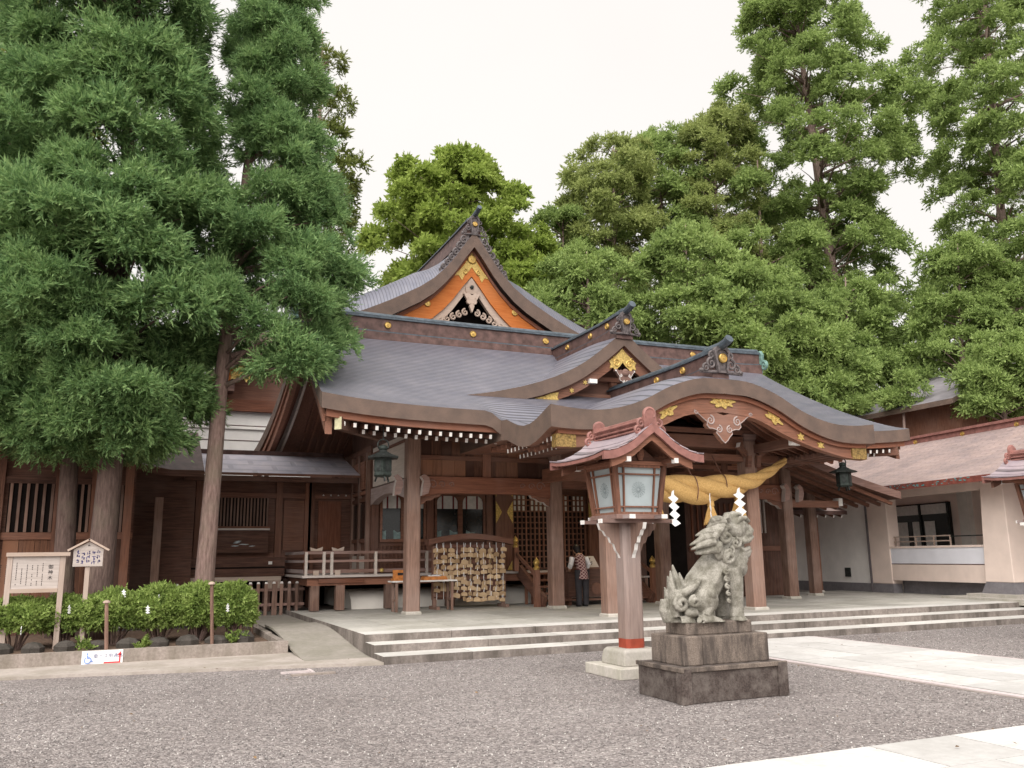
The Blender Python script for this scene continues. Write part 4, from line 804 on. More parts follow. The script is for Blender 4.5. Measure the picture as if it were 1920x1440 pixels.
for x0, x1 in bays:
    MB().box(x1, x1+.19, LY-.13, LY-.001, .78, 5.0).build('post', 'wood_z', lhw); wd = MB().box(x0+.02, x1, LY-.02, LY-.001, zr+.09, zt_).build('window', 'void_dark', lhw)
    for q in lin(x0+.08, x1-.05, max(4, int((x1-x0)/.16))): MB().box(q-.03, q+.03, LY-.06, LY-.021, zr+.09, zt_).build('window_bar', 'wood_grey_z', wd)
    plank_n = max(2, int((x1-x0)/.3))
    for i in range(plank_n): inst(plank_me, 'plank', lhw, (x0+(x1-x0)*(i+.5)/plank_n, LY-.02, (zr-.08+.80)/2), ((x1-x0)/plank_n-.01, .03, zr-.08-.80))
MB().sheet(lambda u, v: (u, v, 5.0+(v-21.6)*.45+.02*(v-21.6)**2), lin(-13, .9, 9), lin(21.6, 27, 8), .25, 0, 1, 2, lambda u, v: u, lambda u, v: v).build('roof', ['roof_copper', 'wood_dark_y', 'fascia'], lh)
for i in range(22): inst(r1, 'rafter', lh, (-5.6+i*.29, 21.8, 4.66), rot=(math.radians(18), 0, 0))
MB().sheet(lambda u, v: (u, v, 3.95+(v-23.2)*.42+.25*max(0, .6-u)), [-.6, .2, .8, 1.6], [23.2, 24, 25, 26.6], .16, 0, 1, 2, lambda u, v: u, lambda u, v: v).build('link_roof', ['ridge_brown', 'wood_dark_y', 'wood_dark_x'], lh); MB().box(XR, 1.5, 24.6, 24.7, .9, 4.35).build('return_wall', 'wood_dark_x', lh); xq = aty(296, 980, 24.0)[0]; MB().box(xq-.1, xq+.1, 23.9, 24.1, .3, 3.3).build('corner_post', 'wood_grey_z', lh)
MB().box(-.35, .75, 22.3, 22.75, .2, .62).build('stone_step', 'lantern_stone', lh)
# ================================================================== pink plaster building on the right
_a = math.radians(7); RO = np.array([22.3, 20.9, 0]); RD = np.array([-math.sin(_a), -math.cos(_a), 0]); RN = np.array([-math.cos(_a), math.sin(_a), 0])
R3 = lambda t, n, z: tuple(RO+RD*t+RN*n+np.array([0, 0, z]))
def rbox(mb, t0, t1, n0, n1, z0, z1, m=0):
    return mb.add([R3(t0, n0, z0), R3(t1, n0, z0), R3(t1, n1, z0), R3(t0, n1, z0), R3(t0, n0, z1), R3(t1, n0, z1), R3(t1, n1, z1), R3(t0, n1, z1)], [(3, 2, 1, 0), (4, 5, 6, 7), (0, 1, 5, 4), (1, 2, 6, 5), (2, 3, 7, 6), (3, 0, 4, 7)], m)
pk_ = thing('pink_hall', 'pink plaster office building with pale red brown roof at the right', 'building', tuple(RO))
rbox(MB(), -7, -.75, -.3, 0, .62, 3.3).build('white_wall', 'plaster_white', pk_); rbox(MB(), -7, .25, -.3, .04, .3, .66).build('stone_base', 'base_grey', pk_)
rbox(MB(), -.75, .22, -.4, .03, .66, 3.62).build('corner_column', 'plaster_pink', pk_, bevel=.03)
rbox(MB(), .22, 4.2, -.3, .0, 3.36, 3.66).build('head_beam', 'plaster_pink', pk_); rbox(MB(), .22, 4.1, -.35, .0, 1.30, 1.80).build('upper_parapet', 'plaster_band', pk_); rbox(MB(), .22, 4.1, -.35, .03, 1.77, 1.83).build('parapet_cap', 'plaster_pink', pk_)
rbox(MB(), .22, 4.1, -.35, .012, 1.275, 1.30).build('parapet_line', 'ridge_brown', pk_); rbox(MB(), .22, 4.1, -.35, .006, .78, 1.275).build('lower_parapet', 'plaster_pink', pk_); rbox(MB(), .22, 4.1, -.6, -.35, .2, .78).build('recess_base', 'base_grey', pk_)
rbox(MB(), -5, 9, -2.3, -2.2, .4, 3.6).build('back_wall', 'plaster_pink', pk_); rbox(MB(), .2, 9, -2.3, .0, 3.6, 3.64).build('soffit', 'copper_red', pk_)
rbox(MB(), 1.1, 1.5, -2.2, -2.0, 1.2, 3.6).build('inner_pier', 'plaster', pk_)
wd = rbox(MB(), -1.95, .62, -2.19, -2.1, 1.2, 3.25).build('window', 'dark_glass', pk_)
for t0, t1 in ((-1.8, -1.3), (-1.05, -.75), (-.5, -.05)): rbox(MB(), t0, t1, -2.095, -2.08, 1.2, 2.65).build('curtain', 'curtain', wd)
rbox(MB(), -1.85, -.75, -2.095, -2.08, 2.88, 3.2).build('pane', 'curtain', wd); rbox(MB(), -.6, .5, -2.095, -2.08, 2.88, 3.2).build('pane', 'curtain', wd)
for t in (-1.95, -.7, .55): rbox(MB(), t, t+.07, -2.09, -2.05, 1.2, 3.25).build('mullion', 'black_iron', wd)
ra = MB()
for z in (2.12, 1.97): ra.beam(R3(.25, -.15, z), R3(2.6, -.15, z), .03, .035)
for t in (.32, 1.2, 1.95, 2.6): ra.beam(R3(t, -.15, 1.8), R3(t, -.15, 2.13), .035, .035, (1, 0, 0))
ra.build('handrail', 'wood_fresh', pk_); rbox(MB(), 2.6, 4.1, -.17, -.14, 2.08, 2.11).build('handrail', 'black_iron', pk_)
def splay(t0, t1, n0, n1, z0, z1, k): return MB().add([R3(t0-k, n0, z0), R3(t1+k, n0, z0), R3(t1+k, n1+k, z0), R3(t0-k, n1+k, z0), R3(t0, n0, z1), R3(t1, n0, z1), R3(t1, n1, z1), R3(t0, n1, z1)], [(3, 2, 1, 0), (4, 5, 6, 7), (0, 1, 5, 4), (1, 2, 6, 5), (2, 3, 7, 6), (3, 0, 4, 7)])
splay(4.1, 4.85, -.75, .05, .82, 3.62, .10).build('column', 'plaster_pink', pk_, bevel=.02); splay(4.02, 4.93, -.8, .14, .52, .82, .10).build('column_base', 'base_grey', pk_)
bb_ = rbox(MB(), 4.80, 4.86, -.62, -.05, 1.55, 2.75).build('notice_board', 'wood_dark_z', pk_)
for i in range(2):
    for j in range(6): rbox(MB(), 4.86, 4.875, -.58+i*.27, -.36+i*.27, 1.6+j*.19, 1.76+j*.19).build('name_plate', 'wood_z', bb_)
rbox(MB(), 5.0, 9, -1.7, -1.6, 1.1, 3.2).build('window', 'dark_glass', pk_); rbox(MB(), 4.9, 9, -1.75, -1.55, .5, 1.1).build('lower_wall', 'plaster', pk_)
for t in (5.2, 5.9, 6.7): rbox(MB(), t, t+.35, -1.59, -1.57, 1.3, 2.4).build('pane', 'curtain', pk_)
stp = MB()
for k, (t0, z) in enumerate(((3.2, .44), (3.75, .52))): rbox(MB(), t0, 9, -1.5, .95-k*.35, .3, z).build('stone_step', 'lantern_stone', pk_)
Rroof = lambda t, q: R3(t, .95-3.5*q, 3.66+1.75*q-.12*math.sin(q*math.pi))
rk = MB().sheet(lambda u, v: Rroof(u, v), lin(-6, 12, 19), lin(0, 1, 9), .17, 0, 1, 2, lambda u, v: u, lambda u, v: v*4.2).build('roof', ['roof_pink', 'copper_red', 'copper_red'], pk_)
rbox(MB(), -6, 12, -2.75, -2.45, 5.25, 5.52).build('ridge', 'copper_red_light', rk); rbox(MB(), -6, 12, -2.82, -2.38, 5.52, 5.6).build('ridge_cap', 'copper_red_light', rk)
for t in (-.9, 1.2, 3.3, 5.4): medallion(rk, R3(t, -2.44, 5.40), .07, '-x')
rv = random.Random(5)
vm = MB()
for i in range(150):
    t = -4+8.6*rv.random()**1.25; z = rv.uniform(3.52, 3.64); w = rv.uniform(.02, .12)*(1.5 if t < 1 else .8)
    rbox(vm, t, t+w, .951, .955, z, z+rv.uniform(.008, .03))
vm = vm.build('verdigris_patch', 'turquoise', rk); vm['kind'] = 'stuff'
MB().tube([R3(-.72, .06, .3), R3(-.72, .06, 3.6)], .035, 8).build('downpipe', 'pipe', pk_, True); rbox(MB(), -2.05, -1.8, 0, .05, .85, 1.15).build('vent', 'black_iron', pk_)
# small open canopy between the hall and the pink building
cn = thing('side_canopy', 'small brown roofed canopy on a timber post between hall and pink building', 'canopy', (20.5, 22.6, PZ))
MB().sheet(lambda u, v: (u, v, 3.02+.38*(v-22.0)), [18.6, 20, 21.9], [22.0, 23, 24.2], .12, 0, 1, 2, lambda u, v: u, lambda u, v: v).build('roof', ['roof_pink', 'wood_dark_x', 'ridge_brown'], cn)
for i in range(9): inst(r1, 'rafter', cn, (18.9+i*.35, 22.05, 2.84), (.8, .9, .8), (math.radians(20), 0, 0))
pillar(21.0, 22.6, 3.1, .2, 'wood_z', cn)
# far dark roof glimpsed through the trees
fb = thing('far_hall', 'grey roofed dark hall glimpsed between the trees far right', 'building', (38, 32, 0))
p = aty(1665, 770, 32); q = aty(1790, 745, 32)
MB().sheet(lambda u, v: (v, u, 8.7+(v-34.9)*.42), [27.9, 34.5], [34.9, 38, 41], .25, 0, 1, 2).build('roof', ['far_roof', 'wood_dark_x', 'fascia'], fb); MB().box(36, 41, 28.4, 34, 0, 8.95).build('wall', 'wood_z', fb)
# ================================================================== wooden lantern post
LX, LYC = 6.77, 11.17
def lantern(label):
    t = thing('lantern_post', label, 'lantern', (LX, LYC, 0), 'pair of roofed timber lantern posts')
    x, y = LX, LYC
    MB().box(x-.50, x+.50, y-.50, y+.51, 0, .15).build('plinth', 'lantern_stone', t, bevel=.012)
    MB().lathe([(.46, 0), (.455, .08), (.43, .19), (.38, .225)], (x, y, .15), 4, 0, rot=math.pi/4).build('base_stone', 'lantern_stone', t, bevel=.015)
    c, k = .15, .045; oc = [(-c+k, -c), (c-k, -c), (c, -c+k), (c, c-k), (c-k, c), (-c+k, c), (-c, c-k), (-c, -c+k)]
    MB().prism(oc, lambda u, v, d: (x+u, y+v, d), .50, 2.15).build('post', 'wood_post', t); MB().prism([(a*1.02, b*1.02) for a, b in oc], lambda u, v, d: (x+u, y+v, d), .37, .505).build('red_band', 'red_paint', t)
    for ax, ay in ((1, 0), (-1, 0), (0, 1), (0, -1)):      # scalloped brackets
        prof = [(.14, 2.15), (.50, 2.15), (.47, 2.06), (.42, 2.04), (.38, 1.97), (.33, 1.95), (.30, 1.87), (.25, 1.85), (.22, 1.76), (.17, 1.70), (.14, 1.62)]
        MB().prism(prof, lambda u, v, d: (x+ax*u-ay*d, y+ay*u+ax*d, v), -.03, .03, 0, 1).build('bracket', ['wood_grey_z', 'white_paint'], t)
    pf = MB().box(x-.40, x+.40, y-.40, y+.40, 2.20, 2.27).build('platform', 'wood_grey_x', t, bevel=.01)
    for d in (-.27, .27):
        MB().box(x-.60, x+.60, y+d-.04, y+d+.04, 2.15, 2.20).build('cross_bar', 'wood_grey_x', pf)
        MB().box(x+d-.04, x+d+.04, y-.60, y+.60, 2.205, 2.255).build('cross_bar', 'wood_grey_y', pf)
        for s in (-1, 1):
            MB().box(x+s*.605-.012, x+s*.605+.012, y+d-.045, y+d+.045, 2.145, 2.205).build('white_end', 'white_paint', pf); MB().box(x+d-.045, x+d+.045, y+s*.605-.012, y+s*.605+.012, 2.20, 2.26).build('white_end', 'white_paint', pf)
    z0, z1, b0, b1 = 2.27, 2.98, .345, .42
    cg = MB().box(x-.46, x+.46, y-.46, y+.46, 2.98, 3.04).build('lantern_box', 'wood_x', t, bevel=.01)
    for sx in (-1, 1):
        for sy in (-1, 1): MB().beam((x+sx*b0, y+sy*b0, z0), (x+sx*b1, y+sy*b1, z1), .065, .065, (0, 1, 0)).build('corner_post', 'wood_z', cg)
    for fx, fy in ((0, -1), (0, 1), (-1, 0), (1, 0)):
        def F(u, z, d): w = b0+(b1-b0)*(z-z0)/(z1-z0); return (x+fx*(w-d)+fy*u, y+fy*(w-d)-fx*u, z)
        mb = MB(); mb.add([F(-b0, z0+.02, .03), F(b0, z0+.02, .03), F(b1, z1-.02, .03), F(-b1, z1-.02, .03)], [(0, 1, 2, 3)]); pn = mb.build('glass_panel', 'frost', cg)
        mb = MB()
        for u in (-.24, .24): mb.beam(F(u, z0, .01), F(u*1.12, z1, .01), .022, .03, (fx, fy, 0))
        for z in (z0+.11, z1-.13): mb.beam(F(-b0, z, .01), F(b0, z, .01), .022, .03, (fx, fy, 0))
        for z in (z0+.015, z1-.015): mb.beam(F(-b0, z, .0), F(b0*1.15, z, .0), .04, .04, (fx, fy, 0))
        mb.build('muntin', 'wood_z', pn); mb = MB()      # chrysanthemum crest drawn on the glass
        for i in range(16): a = 2*math.pi*i/16; mb.tube([F(.02*math.cos(a), z0+.36+.02*math.sin(a), .018), F(.10*math.cos(a-.1), z0+.36+.10*math.sin(a-.1), .018), F(.115*math.cos(a), z0+.36+.115*math.sin(a), .018), F(.10*math.cos(a+.12), z0+.36+.10*math.sin(a+.12), .018)], .0022, 3)
        mb.build('crest', 'frost_line', pn)
    # roof: gable towards the viewer, ridge running back
    prf = cubic([0, .14, .3, .5, .68, .84], [3.50, 3.40, 3.27, 3.155, 3.09, 3.07]); Y0, Y1 = y-.83, y+.83
    uu = [-v for v in reversed([0, .07, .14, .22, .3, .4, .5, .6, .68, .77, .84])]; uu = uu+[-v for v in reversed(uu[:-1])]; sor = lambda v: .05*abs((v-y)/.83)**3
    rf_ = MB().sheet(lambda u, v: (x+u, v, prf(abs(u))+sor(v)), uu, lin(Y0, Y1, 9), .05, 0, 1, 2, lambda u, v: v, lambda u, v: arc(prf, u)*1.5).build('roof', ['roof_lantern', 'wood_x', 'copper_red_light'], t, True)
    for s in (-1, 1):      # metal sheets with raised seams running along the roof
        for i, (ua, ub) in enumerate(((.10, .26), (.26, .42), (.42, .58), (.58, .72), (.72, .85))):
            mb = MB(); mb.sheet(lambda u, v: (x+s*u, v, prf(u)+sor(v)+.014+.010*(u-ua)/(ub-ua)), lin(ua+.004, ub, 4), lin(Y0-.01, Y1+.01, 7), .016, 0, 0, 0, lambda u, v: v, lambda u, v: u*.4); mb.build('roof_sheet', 'roof_lantern', rf_)
    for yy, nm in ((Y0, 0), (Y1, 1)):
        sg = -1 if yy == Y0 else 1; tp = [(x+u, prf(abs(u))-.01+.05) for u in uu]; lo = [(px_, z-.125+.02*abs(px_-x)) for px_, z in tp]; lo2 = [(px_, z-.11) for px_, z in lo]
        MB().strip(tp, lo, XZ, yy+sg*.02, yy-sg*.03).build('verge_board', 'copper_red_light', rf_); MB().strip(lo[2:-2], lo2[2:-2], XZ, yy-sg*.05, yy-sg*.10).build('inner_barge', 'wood_x', rf_)
        MB().prism([(x-.36, 3.04), (x-.2, 3.14), (x, 3.30), (x+.2, 3.14), (x+.36, 3.04)], XZ, yy-sg*.42, yy-sg*.45).build('gable_panel', 'wood_dark_x', rf_)
        MB().lathe([(.03, 0), (.06, .08), (.05, .16), (.03, .2)], (x, yy-sg*.38, 3.05), 8).build('gable_strut', 'wood_x', rf_)
        for s in (-1, 1): MB().box(x+s*.40-.035, x+s*.40+.035, yy-sg*.04, yy-sg*.12, 2.99, 3.06).build('purlin_end', 'white_paint', rf_)
    for s in (-1, 1):
        MB().box(x+s*.40-.04, x+s*.40+.04, Y0+.12, Y1-.12, 3.0, 3.06).build('purlin', 'wood_y', rf_)
        for i in range(11): MB().beam((x+s*.35, Y0+.15+i*.136, 3.12), (x+s*.80, Y0+.15+i*.136, 3.035), .025, .035).build('rafter', 'wood_x', rf_)
    rd = MB().box(x-.07, x+.07, Y0+.14, Y1-.14, 3.44, 3.60).build('ridge', 'copper_red_light', rf_)
    for z, w in ((3.47, .10), (3.53, .095), (3.60, .10)): MB().tube([(x-w, Y0+.13, z), (x-w, Y1-.13, z)], .016, 6).tube([(x+w, Y0+.13, z), (x+w, Y1-.13, z)], .016, 6).build('ridge_rib', 'copper_red_light', rd)
    MB().tube([(x, Y0+.12, 3.63), (x, Y1-.12, 3.63)], .05, 8).build('ridge_cap', 'copper_red_light', rd, True)
    for yy, sg in ((Y0+.12, -1), (Y1-.12, 1)):
        mb = MB(); f = lambda u, v, d: (x+u, yy+sg*d, 3.42+v)
        mb.prism([(-.10, 0), (-.11, .2), (-.09, .32), (0, .36), (.09, .32), (.11, .2), (.10, 0)], f, 0, .05)
        mb.tube([f(.085*math.cos(a), .27+.085*math.sin(a), .03) for a in lin(-.6, math.pi+.6, 12)], .03, 6)
        for s in (-1, 1): spiral(mb, f, s*.15, .13, .065, 1.3, .03, .026, -s, math.pi/2); spiral(mb, f, s*.20, .03, .06, 1.3, .03, .024, -s, math.pi/2)
        mb.prism([(-.08, 0), (-.04, .13), (.04, .13), (.08, 0)], f, .05, .09); mb.build('ridge_end_ornament', 'copper_red_light', rd, True)
    return t
ln1 = lantern('timber lantern post with red band and frosted panes beside the guardian statue')
ln2 = copy_thing(ln1, (16.45, 11.17, 0), 'timber lantern post at the far right edge, only its roof corner showing')
# ================================================================== guardian lion-dog and its pedestal
pe = thing('statue_pedestal', 'three tiered stained stone pedestal under the guardian statue', 'pedestal', (6.65, 9.12, 0))
t1_ = MB().box(5.90, 7.40, 8.65, 9.60, 0, .40).build('lower_tier', 'pedestal_dark', pe, bevel=.012)
for x0, x1 in ((5.90, 6.00), (7.28, 7.40)): MB().box(x0-.012, x1+.012, 8.62, 8.66, 0, .40).build('corner_stone', 'pedestal_dark', t1_, bevel=.008)
MB().box(5.885, 7.415, 8.622, 8.665, .352, .405).build('top_moulding', 'pedestal_mid', t1_, bevel=.008); MB().box(5.87, 5.905, 8.61, 9.61, .352, .404).build('top_moulding', 'pedestal_mid', t1_, bevel=.008); MB().box(5.872, 5.904, 8.62, 8.74, 0, .35).build('corner_stone', 'pedestal_dark', t1_, bevel=.008)
t2_ = MB().box(6.02, 6.30, 8.78, 9.47, .40, .735).build('middle_tier', 'pedestal_mid', pe, bevel=.015); MB().box(6.304, 7.28, 8.783, 9.47, .40, .733).build('middle_tier', 'pedestal_mid', pe, bevel=.015)
MB().box(6.17, 7.14, 8.90, 9.36, .733, .885).build('upper_tier', 'pedestal_mid', pe, bevel=.015)
def kp(zx, zy, dy=0.): return Vector(aty(1190+zx/6, 940+zy/6, 9.10+dy))
K = .00118
def komainu():
    mb = MB(); E_ = lambda zx, zy, r, dy=0, sq=(1, 1, 1): mb.ell(kp(zx, zy, dy), (r*K*sq[0], r*K*sq[1], r*K*sq[2]), None, 16, 10)
    T = lambda pts, flat=1.0: mb.tube([kp(a, b, d) for a, b, d, r in pts], [r*K for a, b, d, r in pts], 10, 0, flat)
    # trunk, chest, haunches
    T([(640, 1290, .02, 150), (690, 1130, .02, 205), (760, 950, .02, 200), (860, 800, .02, 190), (960, 670, .02, 180), (1010, 540, .02, 165), (1050, 420, .02, 150)])
    E_(1090, 700, 165, .02, (1.05, .95, 1)); E_(1140, 740, 125, .02); E_(1020, 860, 140, .02)
    E_(700, 1270, 165, .02, (1.2, 1.1, .75)); E_(740, 1360, 130, .03, (2.4, 1.2, .35))
    # head: skull, brow, muzzle, open mouth, jaw
    E_(1105, 305, 145, .01); E_(1065, 205, 82, .01); E_(1180, 290, 100, 0); E_(1225, 365, 88, 0, (1.15, 1.15, .68)); E_(1300, 325, 36, -.035); E_(1305, 330, 34, .03); E_(1275, 300, 40, 0)
    for q in (-1, 1):
        T([(1150, 245, q*.125, 22), (1190, 190, q*.135, 28), (1245, 185, q*.12, 26), (1285, 225, q*.08, 18)]); E_(1225, 245, 27, q*.115); T([(1165, 425, q*.10, 24), (1225, 455, q*.11, 28), (1285, 440, q*.085, 26), (1325, 395, q*.04, 20)])
        T([(1110, 175, q*.05, 34), (1150, 140, q*.06, 30), (1195, 150, q*.05, 18)])
    T([(1130, 420, -.05, 60), (1220, 425, -.07, 45), (1290, 400, -.03, 30)]); T([(1130, 580, 0, 95), (1200, 590, -.01, 85), (1262, 575, -.01, 55), (1295, 540, -.01, 28)]); T([(1150, 520, -.07, 40), (1230, 555, -.08, 32), (1290, 520, -.04, 22)])
    E_(1180, 650, 95, 0, (1, 1, .8)); E_(1140, 500, 90, .05)
    # ear and forehead tuft
    T([(1040, 150, -.12, 40), (1030, 190, -.14, 48), (1070, 215, -.13, 30)]); T([(1040, 160, .12, 40), (1030, 200, .14, 45)]); E_(1110, 165, 55, 0)
    # mane locks streaming back and down, near side and far side
    locks = [((1000, 240), (900, 235), (815, 290)), ((985, 280), (890, 330), (830, 420)), ((960, 300), (900, 400), (850, 420)), ((880, 340), (780, 350), (690, 385)), ((870, 400), (760, 420), (625, 492)), ((880, 460), (770, 490), (640, 540)), ((880, 480), (790, 520), (680, 575)), ((900, 540), (800, 570), (690, 590)), ((930, 470), (930, 560), (950, 640)), ((960, 210), (880, 210), (840, 250))]
    for s in (-1, 1):
        for i, (a, b, c) in enumerate(locks):
            d = s*(.15+.02*(i % 3)); T([(*a, d, 58), ((a[0]+b[0])/2, (a[1]+b[1])/2-6, d*1.12, 56), (*b, d*1.1, 44), (*c, d*.8, 14)], .8)
    E_(945, 560, 62, -.19, (1, .6, 1.5))
    def curl(zx, zy, r, dy, s=1, turns=1.4):
        pts = []; n = 18
        for i in range(n): t = i/(n-1); a = math.pi/2+s*turns*2*math.pi*t; rr = r*(1-.85*t); pts.append((zx+rr*math.cos(a), zy-rr*math.sin(a), dy+(-.05 if dy < 0 else .05)*(.4+.6*t), 23*(r/70)*(1-.2*t)))
        T(pts)
    for s in (-1, 1):
        curl(1030, 400, 78, s*.17, 1); curl(1140, 470, 60, s*.15, -1); curl(1065, 630, 80, s*.16, 1); curl(1075, 560, 50, s*.16, -1)
        T([(1075, 290, s*.15, 34), (1010, 300, s*.18, 42), (975, 370, s*.19, 40), (1000, 450, s*.18, 36)])
    # near fore leg
    T([(1080, 760, -.11, 110), (1120, 880, -.13, 98), (1135, 1030, -.13, 84), (1145, 1180, -.13, 74), (1150, 1300, -.14, 82)]); E_(1165, 1330, 72, -.15, (1.3, 1.2, .75))
    for i, (dx, dy) in enumerate(((60, -.20), (82, -.15), (78, -.10), (40, -.23))): E_(1165+dx, 1350, 36, dy, (1.2, 1, .9))
    for i in range(5): curl(1035+8*i, 790+82*i, 42-3*i, -.20, 1, 1.0); E_(1030+8*i, 800+82*i, 36-3*i, -.19)
    # far fore leg
    T([(960, 860, .14, 105), (960, 1020, .15, 92), (975, 1160, .15, 80), (990, 1290, .15, 80)]); E_(1015, 1310, 66, .15, (1.3, 1.2, .75))
    # near hind leg: thigh, knee, shank and foot
    E_(790, 1110, 155, -.14, (1, .75, 1.0)); E_(840, 1040, 78, -.20); T([(840, 1060, -.19, 75), (835, 1170, -.19, 62), (800, 1290, -.20, 60)]); T([(720, 1345, -.20, 62), (840, 1335, -.21, 60), (960, 1362, -.20, 46)])
    for dx, dy in ((985, -.24), (1000, -.20), (985, -.16)): E_(dx, 1368, 28, dy)
    curl(680, 1130, 66, -.24, 1); curl(755, 1350, 48, -.25, 1); E_(640, 1255, 72, -.17, (1.1, .9, .7)); T([(520, 1365, -.10, 70), (600, 1360, -.14, 70), (660, 1370, -.14, 50)])
    # far hind leg
    E_(790, 1120, 150, .16, (1, .7, 1)); T([(740, 1345, .2, 60), (900, 1350, .2, 55), (980, 1362, .2, 40)])
    # flame tail rising behind, with scroll
    for (bx, by), (tx, ty), r, d in (((500, 1090), (425, 712), 92, 0), ((440, 1120), (368, 838), 74, .03), ((400, 1180), (335, 965), 60, .0), ((400, 1260), (292, 1110), 66, .03), ((560, 1050), (500, 800), 70, .08), ((430, 1150), (400, 780), 70, -.06)):
        T([(bx+20, by+150, d, r*.9), (bx, by, d, r), ((bx+tx)/2, (by+ty)/2, d, r*.72), ((bx+3*tx)/4, (by+3*ty)/4, d, r*.42), (tx, ty, d, 9)], .75)
    T([(330, 1100, 0, 40), (330, 1220, 0, 55), (380, 1310, 0, 75), (450, 1360, 0, 70), (540, 1380, 0, 60)]); E_(470, 1200, 130, .03, (1, .7, 1.2))
    curl(530, 1150, 92, -.13, 1, 1.5); T([(450, 1040, -.10, 40), (560, 1030, -.16, 44), (680, 950, -.18, 38), (745, 870, -.17, 10)])
    return mb
base_k = (6.65, 9.10, .885)
km_ = remesh(komainu(), 'lion_dog_statue', 'statue_stone', .0078, base_k, 0)
lo_ = min(v.co.z for v in km_.vertices)
for v in km_.vertices: v.co.z = max(v.co.z, -.004)
kob = bpy.data.objects.new('lion_dog_statue', km_); COL.objects.link(kob); kob.location = base_k; tag(kob, 'weathered stone lion-dog guardian sitting on its pedestal, facing right', 'statue')
# ================================================================== sacred straw rope, tassels and paper streamers
RPY = 16.42
rp_ = thing('straw_rope', 'thick twisted golden straw rope hanging across the porch', 'rope', (AX, RPY, 3.2))
cl = [(9.55, 3.92, .10), (9.9, 3.62, .14), (10.3, 3.34, .20), (10.8, 3.20, .28), (11.3, 3.13, .325), (11.75, 3.12, .33), (12.25, 3.16, .31), (12.75, 3.23, .27), (13.2, 3.30, .22), (13.6, 3.42, .165), (13.95, 3.58, .13), (14.25, 3.74, .10), (14.5, 3.90, .075)]
xs_ = [c[0] for c in cl]; fz = cubic(xs_, [c[1] for c in cl]); fr_ = cubic(xs_, [c[2] for c in cl])
ph = [0.]; SX = lin(9.55, 14.5, 120)
for a, b in zip(SX, SX[1:]): ph.append(ph[-1]+(b-a)*.62/max(.13, fr_(a)))
for k in range(3):
    path = []; rad = []
    for x, p_ in zip(SX, ph): R_ = fr_(x); a = p_+k*2*math.pi/3; path.append((x, RPY+R_*.46*math.cos(a), fz(x)+R_*.46*math.sin(a))); rad.append(R_*.60)
    MB().tube(path, rad, 14).build('strand', 'straw', rp_, True)
for x in (11.0, 11.9, 12.75): R_ = fr_(x)*1.05; MB().tube([(x-.18+.18*math.cos(a)*.4, RPY+R_*math.cos(a), fz(x)+R_*math.sin(a)) for a in lin(.4, 2*math.pi+.4, 22)], .012, 5).tube([(x-.18, RPY, fz(x)+R_), (x-.3, RPY+.15, fz(x)+R_+.45)], .015, 5).build('hanging_cord', 'wood_dark_x', rp_)
for x in (10.75, 12.22, 13.0):
    zt = fz(x)-fr_(x)*.85; mb = MB()
    mb.lathe([(.075, 0), (.085, -.12), (.06, -.16), (.10, -.28), (.16, -.46), (.17, -.50)][::-1], (x, RPY, zt), 12); tr = random.Random(int(x*10))
    for i in range(40): a = tr.uniform(0, 6.28); mb.tube([(x+.06*math.cos(a), RPY+.06*math.sin(a), zt-.15), (x+.12*math.cos(a), RPY+.12*math.sin(a), zt-.33), (x+.175*math.cos(a), RPY+.175*math.sin(a), zt-.50-tr.uniform(0, .06))], .011, 4)
    mb.build('tassel', 'straw', rp_)
def shide(x, y, z, s, label, turn=0, w=.17, n=4):
    mb = MB(); c, sn = math.cos(turn), math.sin(turn)
    f = lambda u, v, d: (x+u*s*c-d*sn, y+u*s*sn+d*c, z+v*s); am = w*.36; cz = [(am*(1 if i % 2 else -1)+.006*i, -.092*i) for i in range(2*n)]
    mb.strip([(u-w*.5, v-.035) for u, v in cz], [(u+w*.5, v+.035) for u, v in cz], f, -.003, .003)
    mb.prism([(-.03, .10), (.03, .14), (.03, -.02), (-.07, -.04)], lambda u, v, d: (x+u*s*c-d*sn, y+u*s*sn+d*c, z+v*s), -.004, .004)
    return solo(mb, 'paper_streamer', 'paper', (x, y, z), label, 'streamer', 'zigzag paper streamers on the straw rope')
p = aty(1258, 925, 16.0); shide(p[0]+.05, 16.0, p[2]-.06, .98, 'leftmost white zigzag paper streamer on the straw rope, beside the lantern', .1)
p = aty(1331, 930, 16.0); shide(p[0], 16.0, p[2]-.06, .9, 'middle paper streamer on the straw rope, seen nearly edge on', .8)
p = aty(1386, 920, 16.05); shide(p[0]-.02, 16.05, p[2]-.06, .98, 'rightmost white zigzag paper streamer on the straw rope, above the statue head', -.15)
